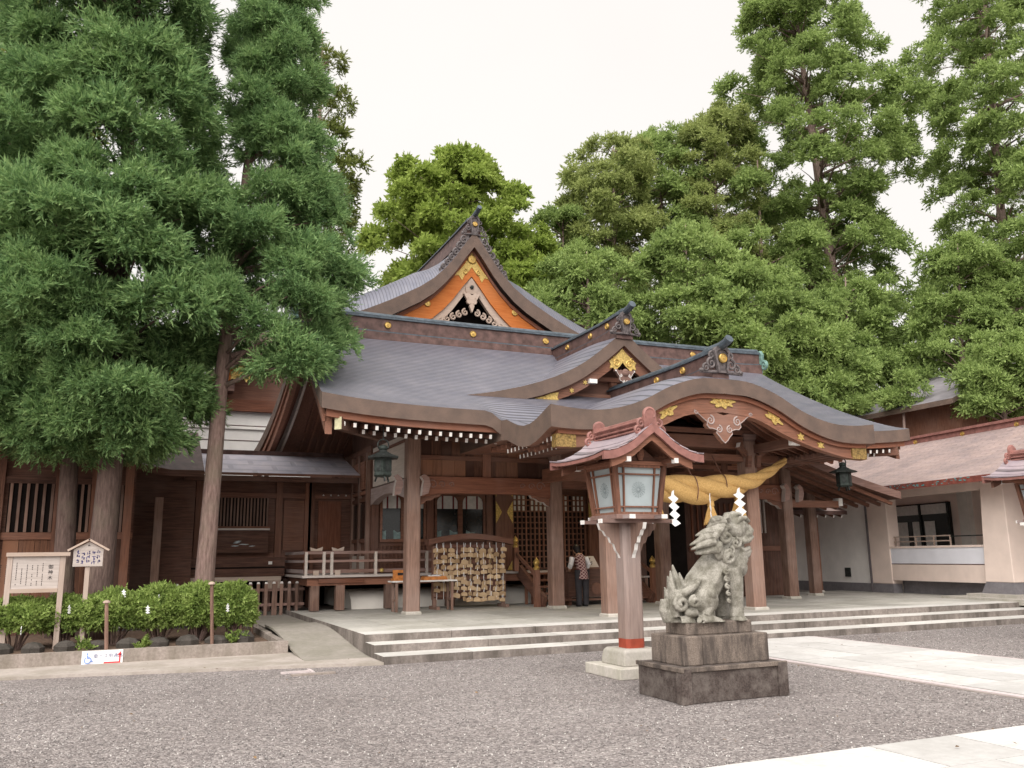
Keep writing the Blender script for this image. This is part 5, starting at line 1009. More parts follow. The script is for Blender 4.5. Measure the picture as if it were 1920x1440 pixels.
# ================================================================== hanging lanterns under the eaves
def hang_lantern(c, label):
    x, y, z = c; t = thing('hanging_lantern', label, 'lantern', (x, y, z-.5), 'dark metal lanterns hanging from the eave corners'); r_ = lambda n: math.pi/n
    MB().lathe([(.17, 0), (.21, .03), (.21, .06), (.20, .08), (.205, .40), (.19, .42)], (x, y, z-.46), 6, 0, rot=.3).build('body', 'bronze_green', t)
    for k in range(6): a = .3+math.pi/6+k*math.pi/3; MB().beam((x+.178*math.cos(a), y+.178*math.sin(a), z-.34), (x+.178*math.cos(a), y+.178*math.sin(a), z-.12), .10, .012, (math.cos(a), math.sin(a), 0)).build('window', 'black_iron', t)
    MB().lathe([(.36, -.03), (.37, 0), (.20, .06), (.10, .12), (.07, .17)], (x, y, z-.04), 6, 0, rot=.3).build('roof', 'black_iron', t)
    MB().ell((x, y, z+.15), (.10, .10, .075)).build('finial', 'bronze_green', t, True); MB().tube([(x+.12*math.cos(a), y, z+.22+.12*math.sin(a)) for a in lin(0, 2*math.pi, 18)], .016, 6).build('ring', 'black_iron', t, True); MB().tube([(x, y, z+.33), (x, y, z+.75)], .012, 6).build('chain', 'black_iron', t)
    for k in range(3): a = k*2.1+.5; MB().beam((x+.13*math.cos(a), y+.13*math.sin(a), z-.44), (x+.17*math.cos(a), y+.17*math.sin(a), z-.56), .035, .035, (1, 0, 0)).build('foot', 'black_iron', t)
    return t
hang_lantern((4.80, 17.75, 3.84), 'dark metal lantern hanging from the left eave corner'); p = aty(1581, 885, 18.0); hang_lantern((p[0], 18.0, p[2]+.05), 'dark metal lantern hanging from the right eave corner')
cl_ = thing('ceiling_lamp', 'lit yellow lattice ceiling lamp under the porch ceiling', 'lamp', tuple(aty(1085, 912, 20.6)))
p = aty(1085, 910, 20.6); MB().box(p[0]-.5, p[0]+.6, 20.2, 21.0, p[2]-.05, p[2]+.07).build('glowing_panel', 'lamp_glow', cl_)
for q in lin(p[0]-.52, p[0]+.62, 6): MB().box(q-.02, q+.02, 20.17, 21.03, p[2]-.075, p[2]+.085).build('frame_bar', 'wood_dark_y', cl_)
MB().box(p[0]-.55, p[0]+.65, 20.16, 21.04, p[2]+.086, p[2]+.12).build('top_frame', 'wood_dark_x', cl_); MB().box(p[0]-.02, p[0]+.06, 20.5, 20.6, p[2]+.12, 4.5).build('hanger', 'black_iron', cl_)
# ================================================================== prayer plaque rack with its plaques
EYK = 21.5; ex0, ex1 = aty(818, 1060, EYK)[0], aty(940, 1060, EYK)[0]; er = thing('plaque_rack', 'dark timber rack with arched top holding rows of prayer plaques', 'rack', ((ex0+ex1)/2, EYK, PZ))
for x in (ex0-.03, ex1+.06): MB().box(x-.05, x+.05, EYK+.02, EYK+.1, PZ, 1.98).beam((x, EYK-.25, PZ+.04), (x, EYK+.35, PZ+.04), .09, .08).build('rack_post', 'wood_grey_z', er)
MB().box(ex0-.1, ex1+.15, EYK+.06, EYK+.09, .62, 2.0).build('back_board', 'wood_dark_x', er)
ap_ = lin(ex0-.25, ex1+.3, 13); mx_ = (ex0+ex1)/2; MB().strip([(x, 2.30-.10*((x-mx_)/1.2)**2-.05*abs(x-mx_)) for x in ap_], [(x, 2.16-.10*((x-mx_)/1.2)**2-.05*abs(x-mx_)) for x in ap_], XZ, EYK-.14, EYK+.2).build('rack_roof', 'wood_dark_x', er)
for z in lin(.68, 1.93, 10): MB().box(ex0-.06, ex1+.08, EYK-.01, EYK+.02, z-.015, z+.015).build('rack_rail', 'wood_dark_x', er)
em = MB().prism([(-.085, -.05), (.085, -.05), (.085, .03), (0, .065), (-.085, .03)], XZ, -.008, .008); em.tube([(0, -.004, .06), (0, 0, .16)], .006, 4, 1); em = em.mesh('prayer_plaque', ['wood_ema', 'paper']); er_ = random.Random(3)
ecount = {}
for i, x in enumerate(lin(ex0, ex1+.02, 11)):
    for j, z in enumerate(lin(.60, 1.86, 10)):
        if er_.random() < .08 or (j < 2 and i < 3): continue
        ecount[j] = ecount.get(j, 0)+1
        o = bpy.data.objects.new('prayer_plaque', em); COL.objects.link(o); o.location = (x+er_.uniform(-.03, .03), EYK-.03-er_.uniform(0, .04), z+er_.uniform(-.03, .03)); o.rotation_euler = (er_.uniform(-.25, .25), er_.uniform(-.22, .22), er_.choice((0, 0, 0, .5, -.6, 1.0))*er_.uniform(.4, 1)); sc_ = er_.uniform(.92, 1.22); o.scale = (sc_, 1, sc_)
        tag(o, 'small wooden prayer plaque, '+ORD[ecount[j]-1]+' from left in '+ORD[9-j]+' row of the rack', 'plaque', 'prayer plaques on the rack')
    MB().tube([(x, EYK-.05, .62), (x+.01, EYK-.05, 1.2), (x, EYK-.05, 2.06)], .006, 4).build('string', 'paper', er)
# tables
TY = 21.0
def table(x0, x1, y0, y1, z, label, top='white_paint', leg='wood_grey_z'):
    t = thing('table', label, 'table', ((x0+x1)/2, (y0+y1)/2, PZ)); MB().box(x0, x1, y0, y1, z-.035, z).build('table_top', top, t)
    for x in (x0+.12, x1-.12):
        for y in (y0+.06, y1-.06): MB().box(x-.03, x+.03, y-.03, y+.03, PZ, z-.035).build('leg', leg, t)
        MB().box(x-.02, x+.02, y0+.09, y1-.09, PZ+.25, PZ+.30).build('stretcher', leg, t)
    return t
a, b = aty(735, 1088, TY), aty(856, 1088, TY); tz = a[2]-.02
table(a[0], b[0], TY-.05, TY+.38, tz, 'low white topped table by the left front pillar')
bx = thing('wooden_box', 'open orange wooden box with upright back on the white table', 'box', (a[0]+.28, TY+.12, tz)); MB().box(a[0]+.05, a[0]+.62, TY+.02, TY+.3, tz+.002, tz+.05).build('tray', 'orange_box', bx); MB().box(a[0]+.10, a[0]+.60, TY+.27, TY+.30, tz+.05, tz+.26).build('back_board', 'orange_box', bx); MB().box(a[0]+.22, a[0]+.44, TY+.262, TY+.27, tz+.13, tz+.19).build('dark_lettering', 'ink', bx)
bx = thing('wooden_tray', 'orange wooden tray holding crumpled white slips, right of the pillar', 'tray', (a[0]+1.15, TY+.12, tz)); MB().prism([(a[0]+.82, tz+.002), (a[0]+.86, tz+.09), (a[0]+1.42, tz+.09), (a[0]+1.46, tz+.002)], XZ, TY+.02, TY+.3).build('tray', 'orange_box', bx)
mb = MB(); er_ = random.Random(9)
for i in range(14): mb.beam((a[0]+.95+er_.uniform(0, .4), TY+.12+er_.uniform(-.07, .1), tz+.085), (a[0]+.95+er_.uniform(0, .4), TY+.12+er_.uniform(-.07, .1), tz+.12), .05, .01)
mb.build('paper_slips', 'paper', bx)
p = aty(1212, 1080, 21.3); table(p[0]-.15, p[0]+1.1, 21.2, 21.6, p[2], 'pale narrow table behind the lantern post', 'wood_light_x')
# reception desk, placard and the person
DKY = 20.95; dx0, dx1 = aty(1066, 1100, DKY)[0], aty(1150, 1100, DKY)[0]
dk = thing('reception_desk', 'dark panelled reception desk under the porch', 'desk', ((dx0+dx1)/2, DKY, PZ)); zt = aty(1100, 1064, DKY)[2]
MB().box(dx0-.03, dx1+.1, DKY-.04, DKY+.5, zt-.05, zt).build('desk_top', 'wood_x', dk); MB().box(dx0, dx1, DKY, DKY+.45, PZ+.2, zt-.05).build('front_panel', 'wood_dark_x', dk); MB().lathe([(.16, 0), (.16, .02), (.001, .03)], (0, 0, 0), 16).build('crest', 'wood_z', dk)
ob = dk.children[-1] if dk.children[-1].name.startswith('crest') else [c for c in dk.children if c.name.startswith('crest')][0]
for v in ob.data.vertices: v.co += ORG[dk.name]
ob.rotation_euler = (math.pi/2, 0, 0); ob.location = Vector((dx0+.85, DKY-.005, .8))-ORG[dk.name]
for x in (dx0+.04, dx1-.04): MB().box(x-.04, x+.04, DKY-.01, DKY+.46, PZ, PZ+.2).build('leg', 'wood_dark_z', dk)
pc = thing('placard', 'cream placard with dark brushed characters leaning on the desk', 'placard', (dx0+.72, DKY+.2, zt)); px0, px1 = dx0+.50, dx0+1.0
mb = MB(); mb.add([(px0, DKY+.08, zt+.003), (px1, DKY+.08, zt+.003), (px1-.05, DKY+.30, zt+.30), (px0-.05, DKY+.30, zt+.30), (px0, DKY+.10, zt+.003), (px1, DKY+.10, zt+.003), (px1-.05, DKY+.32, zt+.30), (px0-.05, DKY+.32, zt+.30)], [(0, 1, 2, 3), (7, 6, 5, 4), (0, 4, 5, 1), (1, 5, 6, 2), (2, 6, 7, 3), (3, 7, 4, 0)]); mb.build('board', 'wood_light_x', pc)
mb = MB(); PQ = lambda u, v: (px0-.05*v+(px1-px0)*u, DKY+.08+.22*v-.006, zt+.003+.297*v)
for (u, v, du, dv) in ((.18, .78, .12, .10), (.24, .70, -.08, -.06), (.38, .82, .10, -.18), (.36, .66, .06, -.16), (.42, .45, -.05, -.28), (.62, .76, .12, .06), (.66, .72, -.06, -.12), (.60, .40, .14, .08), (.68, .34, -.08, -.12), (.36, .30, .05, -.16)):
    mb.tube([PQ(u, v), PQ(u+du*.5, v+dv*.5+.02), PQ(u+du, v+dv)], .010, 4)
mb.build('brush_writing', 'ink', pc)
def person():
    pr0 = aty(1093, 1135, 20.35); X, Y, Z = pr0[0], 20.35, PZ
    t = thing('person', 'person in checked vest and dark trousers bending over the desk, back turned', 'person', (X, Y, Z))
    b = MB(); P = lambda x, y, z: (X+x, Y+y, Z+z)
    for s in (-1, 1):
        b.tube([P(s*.10, 0, .06), P(s*.10, .0, .12), P(s*.105, .02, .45), P(s*.11, .0, .82), P(s*.10, 0, .92)], [.045, .05, .065, .092, .10], 10); b.ell(P(s*.10, .06, .04), (.048, .12, .042))
        arm = [P(s*.20, .16, 1.24), P(s*.26, .12, 1.08), P(s*.25, .22, .96), P(s*.16, .40, .92), P(s*.12, .48, .90)]; b.tube(arm, [.062, .055, .045, .036, .03], 10); h = arm[-1]; b.ell((h[0], h[1]+.03, h[2]), (.038, .05, .018))
        for k, (fx, L) in enumerate(((-.030, .07), (-.010, .085), (.010, .08), (.028, .065))): b.tube([(h[0]+fx, h[1]+.06, h[2]), (h[0]+fx*1.2, h[1]+.06+L*.55, h[2]+.008), (h[0]+fx*1.25, h[1]+.06+L, h[2]-.012)], [.011, .010, .008], 6)
        b.tube([(h[0]-s*.03, h[1]+.01, h[2]), (h[0]-s*.06, h[1]+.05, h[2]+.004), (h[0]-s*.062, h[1]+.085, h[2]-.006)], [.013, .011, .009], 6)
    b.tube([P(0, 0, .88), P(0, .02, 1.0), P(0, .09, 1.16), P(0, .17, 1.28), P(0, .22, 1.34)], [.15, .145, .165, .15, .06], 14, 0, .72); b.tube([P(0, .20, 1.31), P(0, .27, 1.39)], [.055, .05], 10); b.ell(P(0, .31, 1.46), (.078, .10, .115), Quaternion((1, 0, 0), -.5))
    b.ell(P(0, .405, 1.44), (.016, .025, .02)); b.ell(P(.078, .30, 1.45), (.012, .025, .035)); b.ell(P(-.078, .30, 1.45), (.012, .025, .035))
    me = remesh(b, 'body', 'skin', .012, (X, Y, Z), 2); o = bpy.data.objects.new('body', me); link(o, t)
    MB().ell(P(0, .285, 1.485), (.092, .108, .118), Quaternion((1, 0, 0), -.5), 16, 12).ell(P(0, .215, 1.42), (.075, .06, .08)).build('hair', 'hair', t, True)
    MB().ell(P(-.035, .40, 1.465), .011).ell(P(.035, .40, 1.465), .011).build('eyes', 'hair', t, True); MB().ell(P(0, .40, 1.40), (.025, .012, .007)).build('mouth', 'ribbon', t, True)
    v = MB(); v.tube([P(0, 0, .70), P(0, .0, .86), P(0, .03, 1.0), P(0, .09, 1.14), P(0, .16, 1.26), P(0, .20, 1.325)], [.215, .19, .165, .185, .17, .085], 18, 0, .74); v.build('vest', 'vest_check', t, True)
    tr_ = MB()
    for s in (-1, 1):
        tr_.tube([P(s*.10, 0, .05), P(s*.105, .01, .45), P(s*.10, .0, .84), P(s*.09, 0, .93)], [.075, .085, .112, .115], 12)
        MB().tube([P(s*.20, .155, 1.25), P(s*.263, .12, 1.08), P(s*.262, .18, 1.0)], [.072, .066, .062], 10).build('sleeve', 'shirt', t, True); MB().ell(P(s*.10, .06, .035), (.055, .135, .045)).build('shoe', 'shoe', t, True)
    tr_.build('trousers', 'trousers', t, True)
person()
# ================================================================== notice boards in the bed
def text_mesh(body, size, name, mat):
    cu = bpy.data.curves.new(name, 'FONT'); cu.body = body; cu.size = size; cu.align_x = 'CENTER'; cu.align_y = 'CENTER'; cu.extrude = .0008; cu.resolution_u = 4
    o = bpy.data.objects.new(name, cu); COL.objects.link(o); dg_ = bpy.context.evaluated_depsgraph_get(); me = bpy.data.meshes.new_from_object(o.evaluated_get(dg_)); bpy.data.objects.remove(o); me.materials.clear(); me.materials.append(MAT[mat]); return me
def put_text(body, size, name, mat, parent, loc): return inst(text_mesh(body, size, name, mat), name, parent, loc, rot=(math.pi/2, 0, 0))
NY = 18.4
l0, l1 = aty(12, 1120, NY), aty(112, 1120, NY); top_, bot_ = aty(68, 1043, NY)[2], aty(60, 1104, NY)[2]
nb = thing('notice_board', 'large pale wooden notice board on two posts in the planting bed', 'notice board', ((l0[0]+l1[0])/2, NY, .13))
for x in (l0[0], l1[0]): MB().box(x-.045, x+.045, NY-.03, NY+.04, .1, top_).build('post', 'wood_fresh_z', nb)
MB().box(l0[0]-.06, l1[0]+.12, NY-.08, NY+.08, top_, top_+.07).build('cap_board', 'wood_fresh', nb); MB().box(l0[0]+.05, l1[0]-.05, NY-.02, NY+.0, bot_, top_-.001).build('panel', 'wood_light_x', nb); MB().box(l0[0]+.046, l1[0]-.046, NY-.04, NY+.03, bot_-.07, bot_).build('bottom_rail', 'wood_fresh', nb)
for i, ch in enumerate('御神木'): put_text(ch, .085, 'heading_character', 'ink', nb, (l1[0]-.19, NY-.024, top_-.20-i*.10))
mb = MB(); rr_ = random.Random(4)
for c in range(9):
    xx = l1[0]-.32-c*.085; z = top_-.10-rr_.uniform(0, .12)
    while z > bot_+.06:
        if rr_.random() < .85: mb.box(xx-.006, xx+.006, NY-.0225, NY-.0205, z-.02, z)
        z -= .032
mb.build('text_columns', 'ink', nb)
s0 = aty(166, 1040, NY); sg = thing('roofed_sign', 'small gabled wooden sign on a single post in the planting bed', 'sign', (aty(152, 1200, NY)[0], NY, .13))
xL, xR, zB, zT, zP = aty(136, 1060, NY)[0], aty(192, 1060, NY)[0], aty(160, 1062, NY)[2], aty(160, 1030, NY)[2], aty(165, 1016, NY)[2]; xm = (xL+xR)/2
xb = aty(152, 1210, NY)[0]; MB().beam((xb, NY+.04, .1), (xm, NY+.04, zT), .08, .06, (0, 1, 0)).build('post', 'wood_fresh_z', sg); MB().prism([(xL, zB), (xR, zB), (xR, zT), (xm, zP), (xL, zT)], XZ, NY-.02, NY+.005).build('panel', 'wood_light_x', sg)
for s, xe in ((-1, xL-.10), (1, xR+.10)): MB().beam((xm-s*.01, NY-.01, zP+.05), (xe, NY-.01, zT-.02), .14, .035).build('roof_board', 'wood_fresh', sg)
mb = MB()
for c in range(5):
    xx = xR-.08-c*(xR-xL-.16)/4
    for k in range(3):
        zc = zT-.05-k*.085-.02*(c % 2); 
        for q in range(5): u, v = rr_.uniform(-.025, .025), rr_.uniform(-.025, .025); mb.box(xx+u-.016, xx+u+.016, NY-.0235, NY-.0205, zc+v-.005, zc+v+.005) if q % 2 else mb.box(xx+u-.005, xx+u+.005, NY-.0235, NY-.0205, zc+v-.02, zc+v+.02)
mb.build('brush_writing', 'ink_blue', sg); MB().lathe([(.022, 0), (.001, .02)], (xm, NY-.02, zP-.07), 8).build('nail', 'ink', sg)
# wheelchair route sign on the kerb
w0, w1 = aty(153, 1235, 16.3), aty(230, 1235, 16.3); KYF = 16.298
ws = thing('route_sign', 'white wheelchair route sign with red arrow fixed to the bed kerb', 'sign', ((w0[0]+w1[0])/2, KYF, .02)); SW, SH = w1[0]-w0[0], .235; zc = .135
MB().box(w0[0], w1[0], KYF-.012, KYF, zc-SH/2, zc+SH/2).build('plate', 'paper', ws)
MB().box(w0[0]+.015, w0[0]+.18, KYF-.0135, KYF-.0122, zc-SH/2+.02, zc+SH/2-.02).build('symbol_panel', 'sign_pale', ws); cx = w0[0]+.095; F = lambda u, v: (cx+u, KYF-.016, zc+v)
mb = MB().ell(F(-.012, .072), (.014, .003, .014)); mb.tube([F(-.012, .05), F(-.008, .005), F(.04, .0), F(.055, -.05), F(.075, -.045)], .008, 5); mb.tube([F(-.01, .025), F(.03, .022)], .006, 5); mb.tube([F(-.005+.048*math.cos(a), -.03+.048*math.sin(a)) for a in lin(2.1, 6.1, 16)], .007, 5); mb.build('wheelchair_symbol', 'sign_blue', ws)
put_text('車イス用通路', .074, 'lettering', 'ink_blue', ws, (w0[0]+.395, KYF-.0125, zc+.025))
xa = w1[0]-.045; MB().box(xa-.24, xa+.012, KYF-.0145, KYF-.0122, zc-.092, zc-.068).box(xa-.012, xa+.012, KYF-.0146, KYF-.0123, zc-.068, zc+.045).prism([(xa-.04, zc+.035), (xa+.016, zc+.10), (xa+.014, zc+.03)], XZ, KYF-.0146, KYF-.0123).build('red_arrow', 'sign_red', ws)
# ================================================================== picket fence in front of the corridor
FY = 23.6; pf_ = thing('picket_fence', 'low weathered picket fence below the corridor', 'fence', (3.2, FY, .2)); fx0, fx1 = aty(300, 1100, FY)[0], aty(568, 1100, FY)[0]; x = fx0
pk_me = MB().box(-.04, .04, -.025, .025, 0, .82).prism([(-.04, .82), (.04, .82), (.025, .87), (-.025, .87)], XZ, -.025, .025, 1).mesh('picket', ['wood_grey_z', 'white_paint'])
while x < fx1: inst(pk_me, 'picket', pf_, (x, FY, .25)); x += .198
for z in (.50, .88): MB().box(fx0-.05, fx1+.05, FY+.03, FY+.07, z, z+.07).build('rail', 'wood_grey_x', pf_)
for px_ in (398, 516): x = aty(px_, 1100, FY)[0]; MB().box(x-.06, x+.06, FY+.02, FY+.14, .1, 1.12).build('fence_post', 'wood_grey_z', pf_)
# stakes and rope round the shrubs
STK = [(200, 1130, 1215, 17.55, 'stake with small round cap rising from the shrubs by the sign'), (398, 1095, 1203, 17.75, 'thin stake with small round cap near the right end of the shrubs'), (472, 1105, 1184, 19.7, 'stake with knotted straw rope at the right end of the shrubs'), (452, 1098, 1150, 20.9, 'stake behind the roped stake at the end of the shrubs')]
for i, (px_, ty, by, yy, lb) in enumerate(STK):
    a = aty(px_, by, yy); b = aty(px_-(1 if i else 0), ty, yy); t = thing('wooden_stake', lb, 'stake', (a[0], yy, .13)); MB().tube([(a[0], yy, .1), (b[0], yy, b[2])], [.034, .032], 8).build('shaft', 'wood_grey_z', t, True)
    MB().lathe([(.065 if i < 2 else .038, 0), (.06 if i < 2 else .036, .03), (.02, .05)], (b[0], yy, b[2]-.005), 10).build('cap', 'wood_fresh', t, True)
a = aty(472, 1112, 19.7); b = aty(452, 1104, 20.9); c = aty(330, 1118, 20.8)
sgr = MB().tube([tuple(a), ((a[0]+b[0])/2, 20.3, (a[2]+b[2])/2-.08), tuple(b), ((b[0]+c[0])/2, 20.85, b[2]-.18), tuple(c)], .018, 6).tube([tuple(a), (a[0]-.12, 19.6, a[2]-.14), (a[0]-.26, 19.55, a[2]-.30)], .014, 6).tube([tuple(b), (b[0]+.08, 20.8, b[2]-.25)], .014, 6)
solo(sgr, 'boundary_rope', 'wood_fresh', tuple(a), 'thin straw cord strung between the stakes at the shrub end', 'rope')
for i, (px_, py_, yy, lb) in enumerate(((232, 1108, 18.3, 'above the left shrub'), (277, 1138, 17.7, 'on the front of the middle shrub'), (427, 1135, 17.9, 'on the front of the rightmost shrubs'), (130, 1138, 18.0, 'between the two notice boards'), (298, 1118, 18.4, 'on top of the middle shrub'), (40, 1178, 17.75, 'low behind the large notice board'))):
    p = aty(px_, py_, yy); o = shide(p[0], yy, p[2], .25, 'small white paper streamer '+lb, .3*i, .2, 3); o['group'] = 'paper streamers among the shrubs'
# ================================================================== vegetation
def raw_mesh(name, V, F, mats, midx=None):
    me = bpy.data.meshes.new(name); n, k = len(F), F.shape[1]
    me.vertices.add(len(V)); me.vertices.foreach_set('co', V.astype(np.float32).ravel()); me.loops.add(n*k); me.loops.foreach_set('vertex_index', F.astype(np.int32).ravel())
    me.polygons.add(n); me.polygons.foreach_set('loop_start', np.arange(0, n*k, k, dtype=np.int32)); me.polygons.foreach_set('loop_total', np.full(n, k, np.int32))
    for m in mats: me.materials.append(MAT[m])
    if midx is not None: me.polygons.foreach_set('material_index', midx.astype(np.int32))
    me.update(); me.validate(); return me
def unit(v): return v/np.maximum(1e-9, np.linalg.norm(v, axis=-1, keepdims=True))
def blades(P, D, L, Wd, rng):          # one tapering triangular blade per point: base P, direction D
    side = unit(np.cross(D, unit(rng.normal(size=D.shape)))); n = len(P); L = L[:, None]; Wd = Wd[:, None]
    V = np.stack([P-side*Wd*.5, P+side*Wd*.5, P+D*L], 1).reshape(-1, 3); F = np.arange(3*n).reshape(n, 3); return V, F
def spray_template(rng, shoots, per, length, spread, bl, bw, droop=.25):
    """a fan of shoots around +Z, each feathered with blades"""
    P = []; D = []
    for s in range(shoots):
        a = rng.uniform(0, 2*np.pi); e = spread*np.sqrt(rng.uniform(.02, 1)); d0 = np.array([np.sin(e)*np.cos(a), np.sin(e)*np.sin(a), np.cos(e)]); Ls = length*rng.uniform(.65, 1.1)
        for t in np.linspace(.15, 1, per):
            c = d0*Ls*t+np.array([0, 0, -droop*Ls*t*t*np.sin(e)]); dd = d0*1.0+rng.normal(size=3)*.42; P.append(c); D.append(dd)
    P, D = np.array(P), unit(np.array(D)); n = len(P); return blades(P, D, bl*rng.uniform(.7, 1.25, n), bw*rng.uniform(.7, 1.3, n), rng)
def scatter(tmpls, C, Ax, scale, rng):
    """copies of templates at C with +Z turned to Ax"""
    Vs = []; Fs = []; off = 0; which = rng.integers(0, len(tmpls), len(C))
    for k, (V, F) in enumerate(tmpls):
        idx = np.where(which == k)[0]
        if not len(idx): continue
        z = unit(Ax[idx]); r = rng.normal(size=z.shape); x = unit(np.cross(r, z)); y = np.cross(z, x); M = np.stack([x, y, z], 2)
        W_ = np.einsum('nij,vj->nvi', M, V)*scale[idx][:, None, None]+C[idx][:, None, :]
        Vs.append(W_.reshape(-1, 3)); Fs.append((F[None]+(np.arange(len(idx))*len(V))[:, None, None]+off).reshape(-1, F.shape[1])); off += len(idx)*len(V)
    return np.concatenate(Vs), np.concatenate(Fs)
def limb_tubes(mb, base, tips, r0, r1, sag=.0):
    for t in tips: b = Vector(base(t)) if callable(base) else Vector(base); m = (b+Vector(t))*.5+Vector((0, 0, sag)); mb.tube([b, m, t], [r0, (r0+r1)/2, r1], 5)
_TOBJ = {}; _NG = {}
def template_objs(key, tmpls, mat):
    if (key, mat) not in _TOBJ:
        L = []
        for k, (V, F) in enumerate(tmpls): L.append(bpy.data.objects.new('%s_%s_%d' % (key, mat, k), raw_mesh(key, V, F, [mat])))
        _TOBJ[key, mat] = L
    return _TOBJ[key, mat]
def spray_nodes(key, tmpls, mat):
    """node group that sets one of the leaf sprays on every vertex of a point cloud (attributes rot, scl, idx)"""
    if (key, mat) in _NG: return _NG[key, mat]
    ng = bpy.data.node_groups.new('sprays_'+key+'_'+mat, 'GeometryNodeTree'); ng.interface.new_socket('Geometry', in_out='INPUT', socket_type='NodeSocketGeometry'); ng.interface.new_socket('Geometry', in_out='OUTPUT', socket_type='NodeSocketGeometry')
    gi, go = ng.nodes.new('NodeGroupInput'), ng.nodes.new('NodeGroupOutput'); g2i = ng.nodes.new('GeometryNodeGeometryToInstance')
    for o in template_objs(key, tmpls, mat):
        oi = ng.nodes.new('GeometryNodeObjectInfo'); oi.inputs['Object'].default_value = o; ng.links.new(oi.outputs['Geometry'], g2i.inputs[0])
    iop = ng.nodes.new('GeometryNodeInstanceOnPoints'); iop.inputs['Pick Instance'].default_value = True; A = {}
    for nm, ty in (('rot', 'FLOAT_VECTOR'), ('scl', 'FLOAT'), ('idx', 'INT')):
        a = ng.nodes.new('GeometryNodeInputNamedAttribute'); a.data_type = ty; a.inputs['Name'].default_value = nm; A[nm] = a.outputs['Attribute']
    e2r = ng.nodes.new('FunctionNodeEulerToRotation'); ng.links.new(A['rot'], e2r.inputs[0])
    ng.links.new(gi.outputs[0], iop.inputs['Points']); ng.links.new(g2i.outputs[0], iop.inputs['Instance']); ng.links.new(A['idx'], iop.inputs['Instance Index']); ng.links.new(e2r.outputs[0], iop.inputs['Rotation']); ng.links.new(A['scl'], iop.inputs['Scale']); ng.links.new(iop.outputs[0], go.inputs[0])
    _NG[key, mat] = ng; return ng
def instanced(name, key, tmpls, mat, C, Ax, scale, rng, eul=None):
    n = len(C); Ax = np.tile([0, 0, 1.], (n, 1)) if Ax is None else Ax; z = unit(Ax); x = unit(np.cross(rng.normal(size=z.shape), z)); y = np.cross(z, x)
    # euler XYZ of the matrix with columns x, y, z
    ry = np.arcsin(np.clip(-x[:, 2], -1, 1)); rx = np.arctan2(y[:, 2], z[:, 2]); rz = np.arctan2(x[:, 1], x[:, 0])
    me = bpy.data.meshes.new(name); me.vertices.add(n); me.vertices.foreach_set('co', np.asarray(C, np.float32).ravel()); me.materials.append(MAT[mat])
    a = me.attributes.new('rot', 'FLOAT_VECTOR', 'POINT'); a.data.foreach_set('vector', (np.stack([rx, ry, rz], 1) if eul is None else eul).astype(np.float32).ravel())
    a = me.attributes.new('scl', 'FLOAT', 'POINT'); a.data.foreach_set('value', np.asarray(scale, np.float32)); a = me.attributes.new('idx', 'INT', 'POINT'); a.data.foreach_set('value', rng.integers(0, len(tmpls), n).astype(np.int32))
    me.update(); o = bpy.data.objects.new(name, me); md = o.modifiers.new('sprays', 'NODES'); md.node_group = spray_nodes(key, tmpls, mat); o['kind'] = 'stuff'; return o
def crown_obj(name, key, tmpls, mat, C, A, S_, rng, parent, eul=None):
    o = instanced(name, key, tmpls, mat, C-np.array(ORG[parent.name]), A, S_, rng, eul); link(o, parent); return o
KEY = {}
rng = np.random.default_rng(5)
T_NEAR = [spray_template(rng, 20, 11, .46, 1.05, .098, .029, .5) for _ in range(6)]
T_FAR = [spray_template(rng, 12, 6, .40, 1.6, .13, .078, .1) for _ in range(6)]
T_BROAD = [spray_template(rng, 10, 6, .50, 1.5, .17, .14, .3) for _ in range(5)]
T_SHRUB = [spray_template(rng, 7, 6, .10, 1.3, .040, .026, .1) for _ in range(5)]
for k_, t_ in (('near', T_NEAR), ('far', T_FAR), ('broad', T_BROAD), ('shrub', T_SHRUB)): KEY[id(t_)] = k_
_BT = {}
def bough_templates(tmpl, tufts, b, up, flat, tsc, nvar=9):
    """whole boughs: lumps of sprays growing towards +X"""
    k = (id(tmpl), tufts, round(b, 3), up, flat, tsc)
    if k not in _BT:
        rg_ = np.random.default_rng(len(_BT)+900); L = []; d = np.array([1., 0, 0])
        for _ in range(nvar):
            n = max(6, int(tufts*rg_.uniform(.8, 1.2)*b*b)); v = unit(rg_.normal(size=(n, 3))); v[:, 2] = np.abs(v[:, 2])+flat; v = unit(v*.9+d*.50+np.array([0, 0, up])); rr = rg_.uniform(.35, 1, n)[:, None]
            st = np.array([rg_.uniform(.8, 1.25), rg_.uniform(.8, 1.2), rg_.uniform(.6, .85)])
            L.append(scatter(tmpl, v*rr*b*st, unit(v+d*.45+np.array([0, 0, up*1.5])+rg_.normal(size=(n, 3))*.25), b**.35*rg_.uniform(*tsc, n), rg_))
        _BT[k] = ('bough%d' % len(_BT), L)
    return _BT[k]
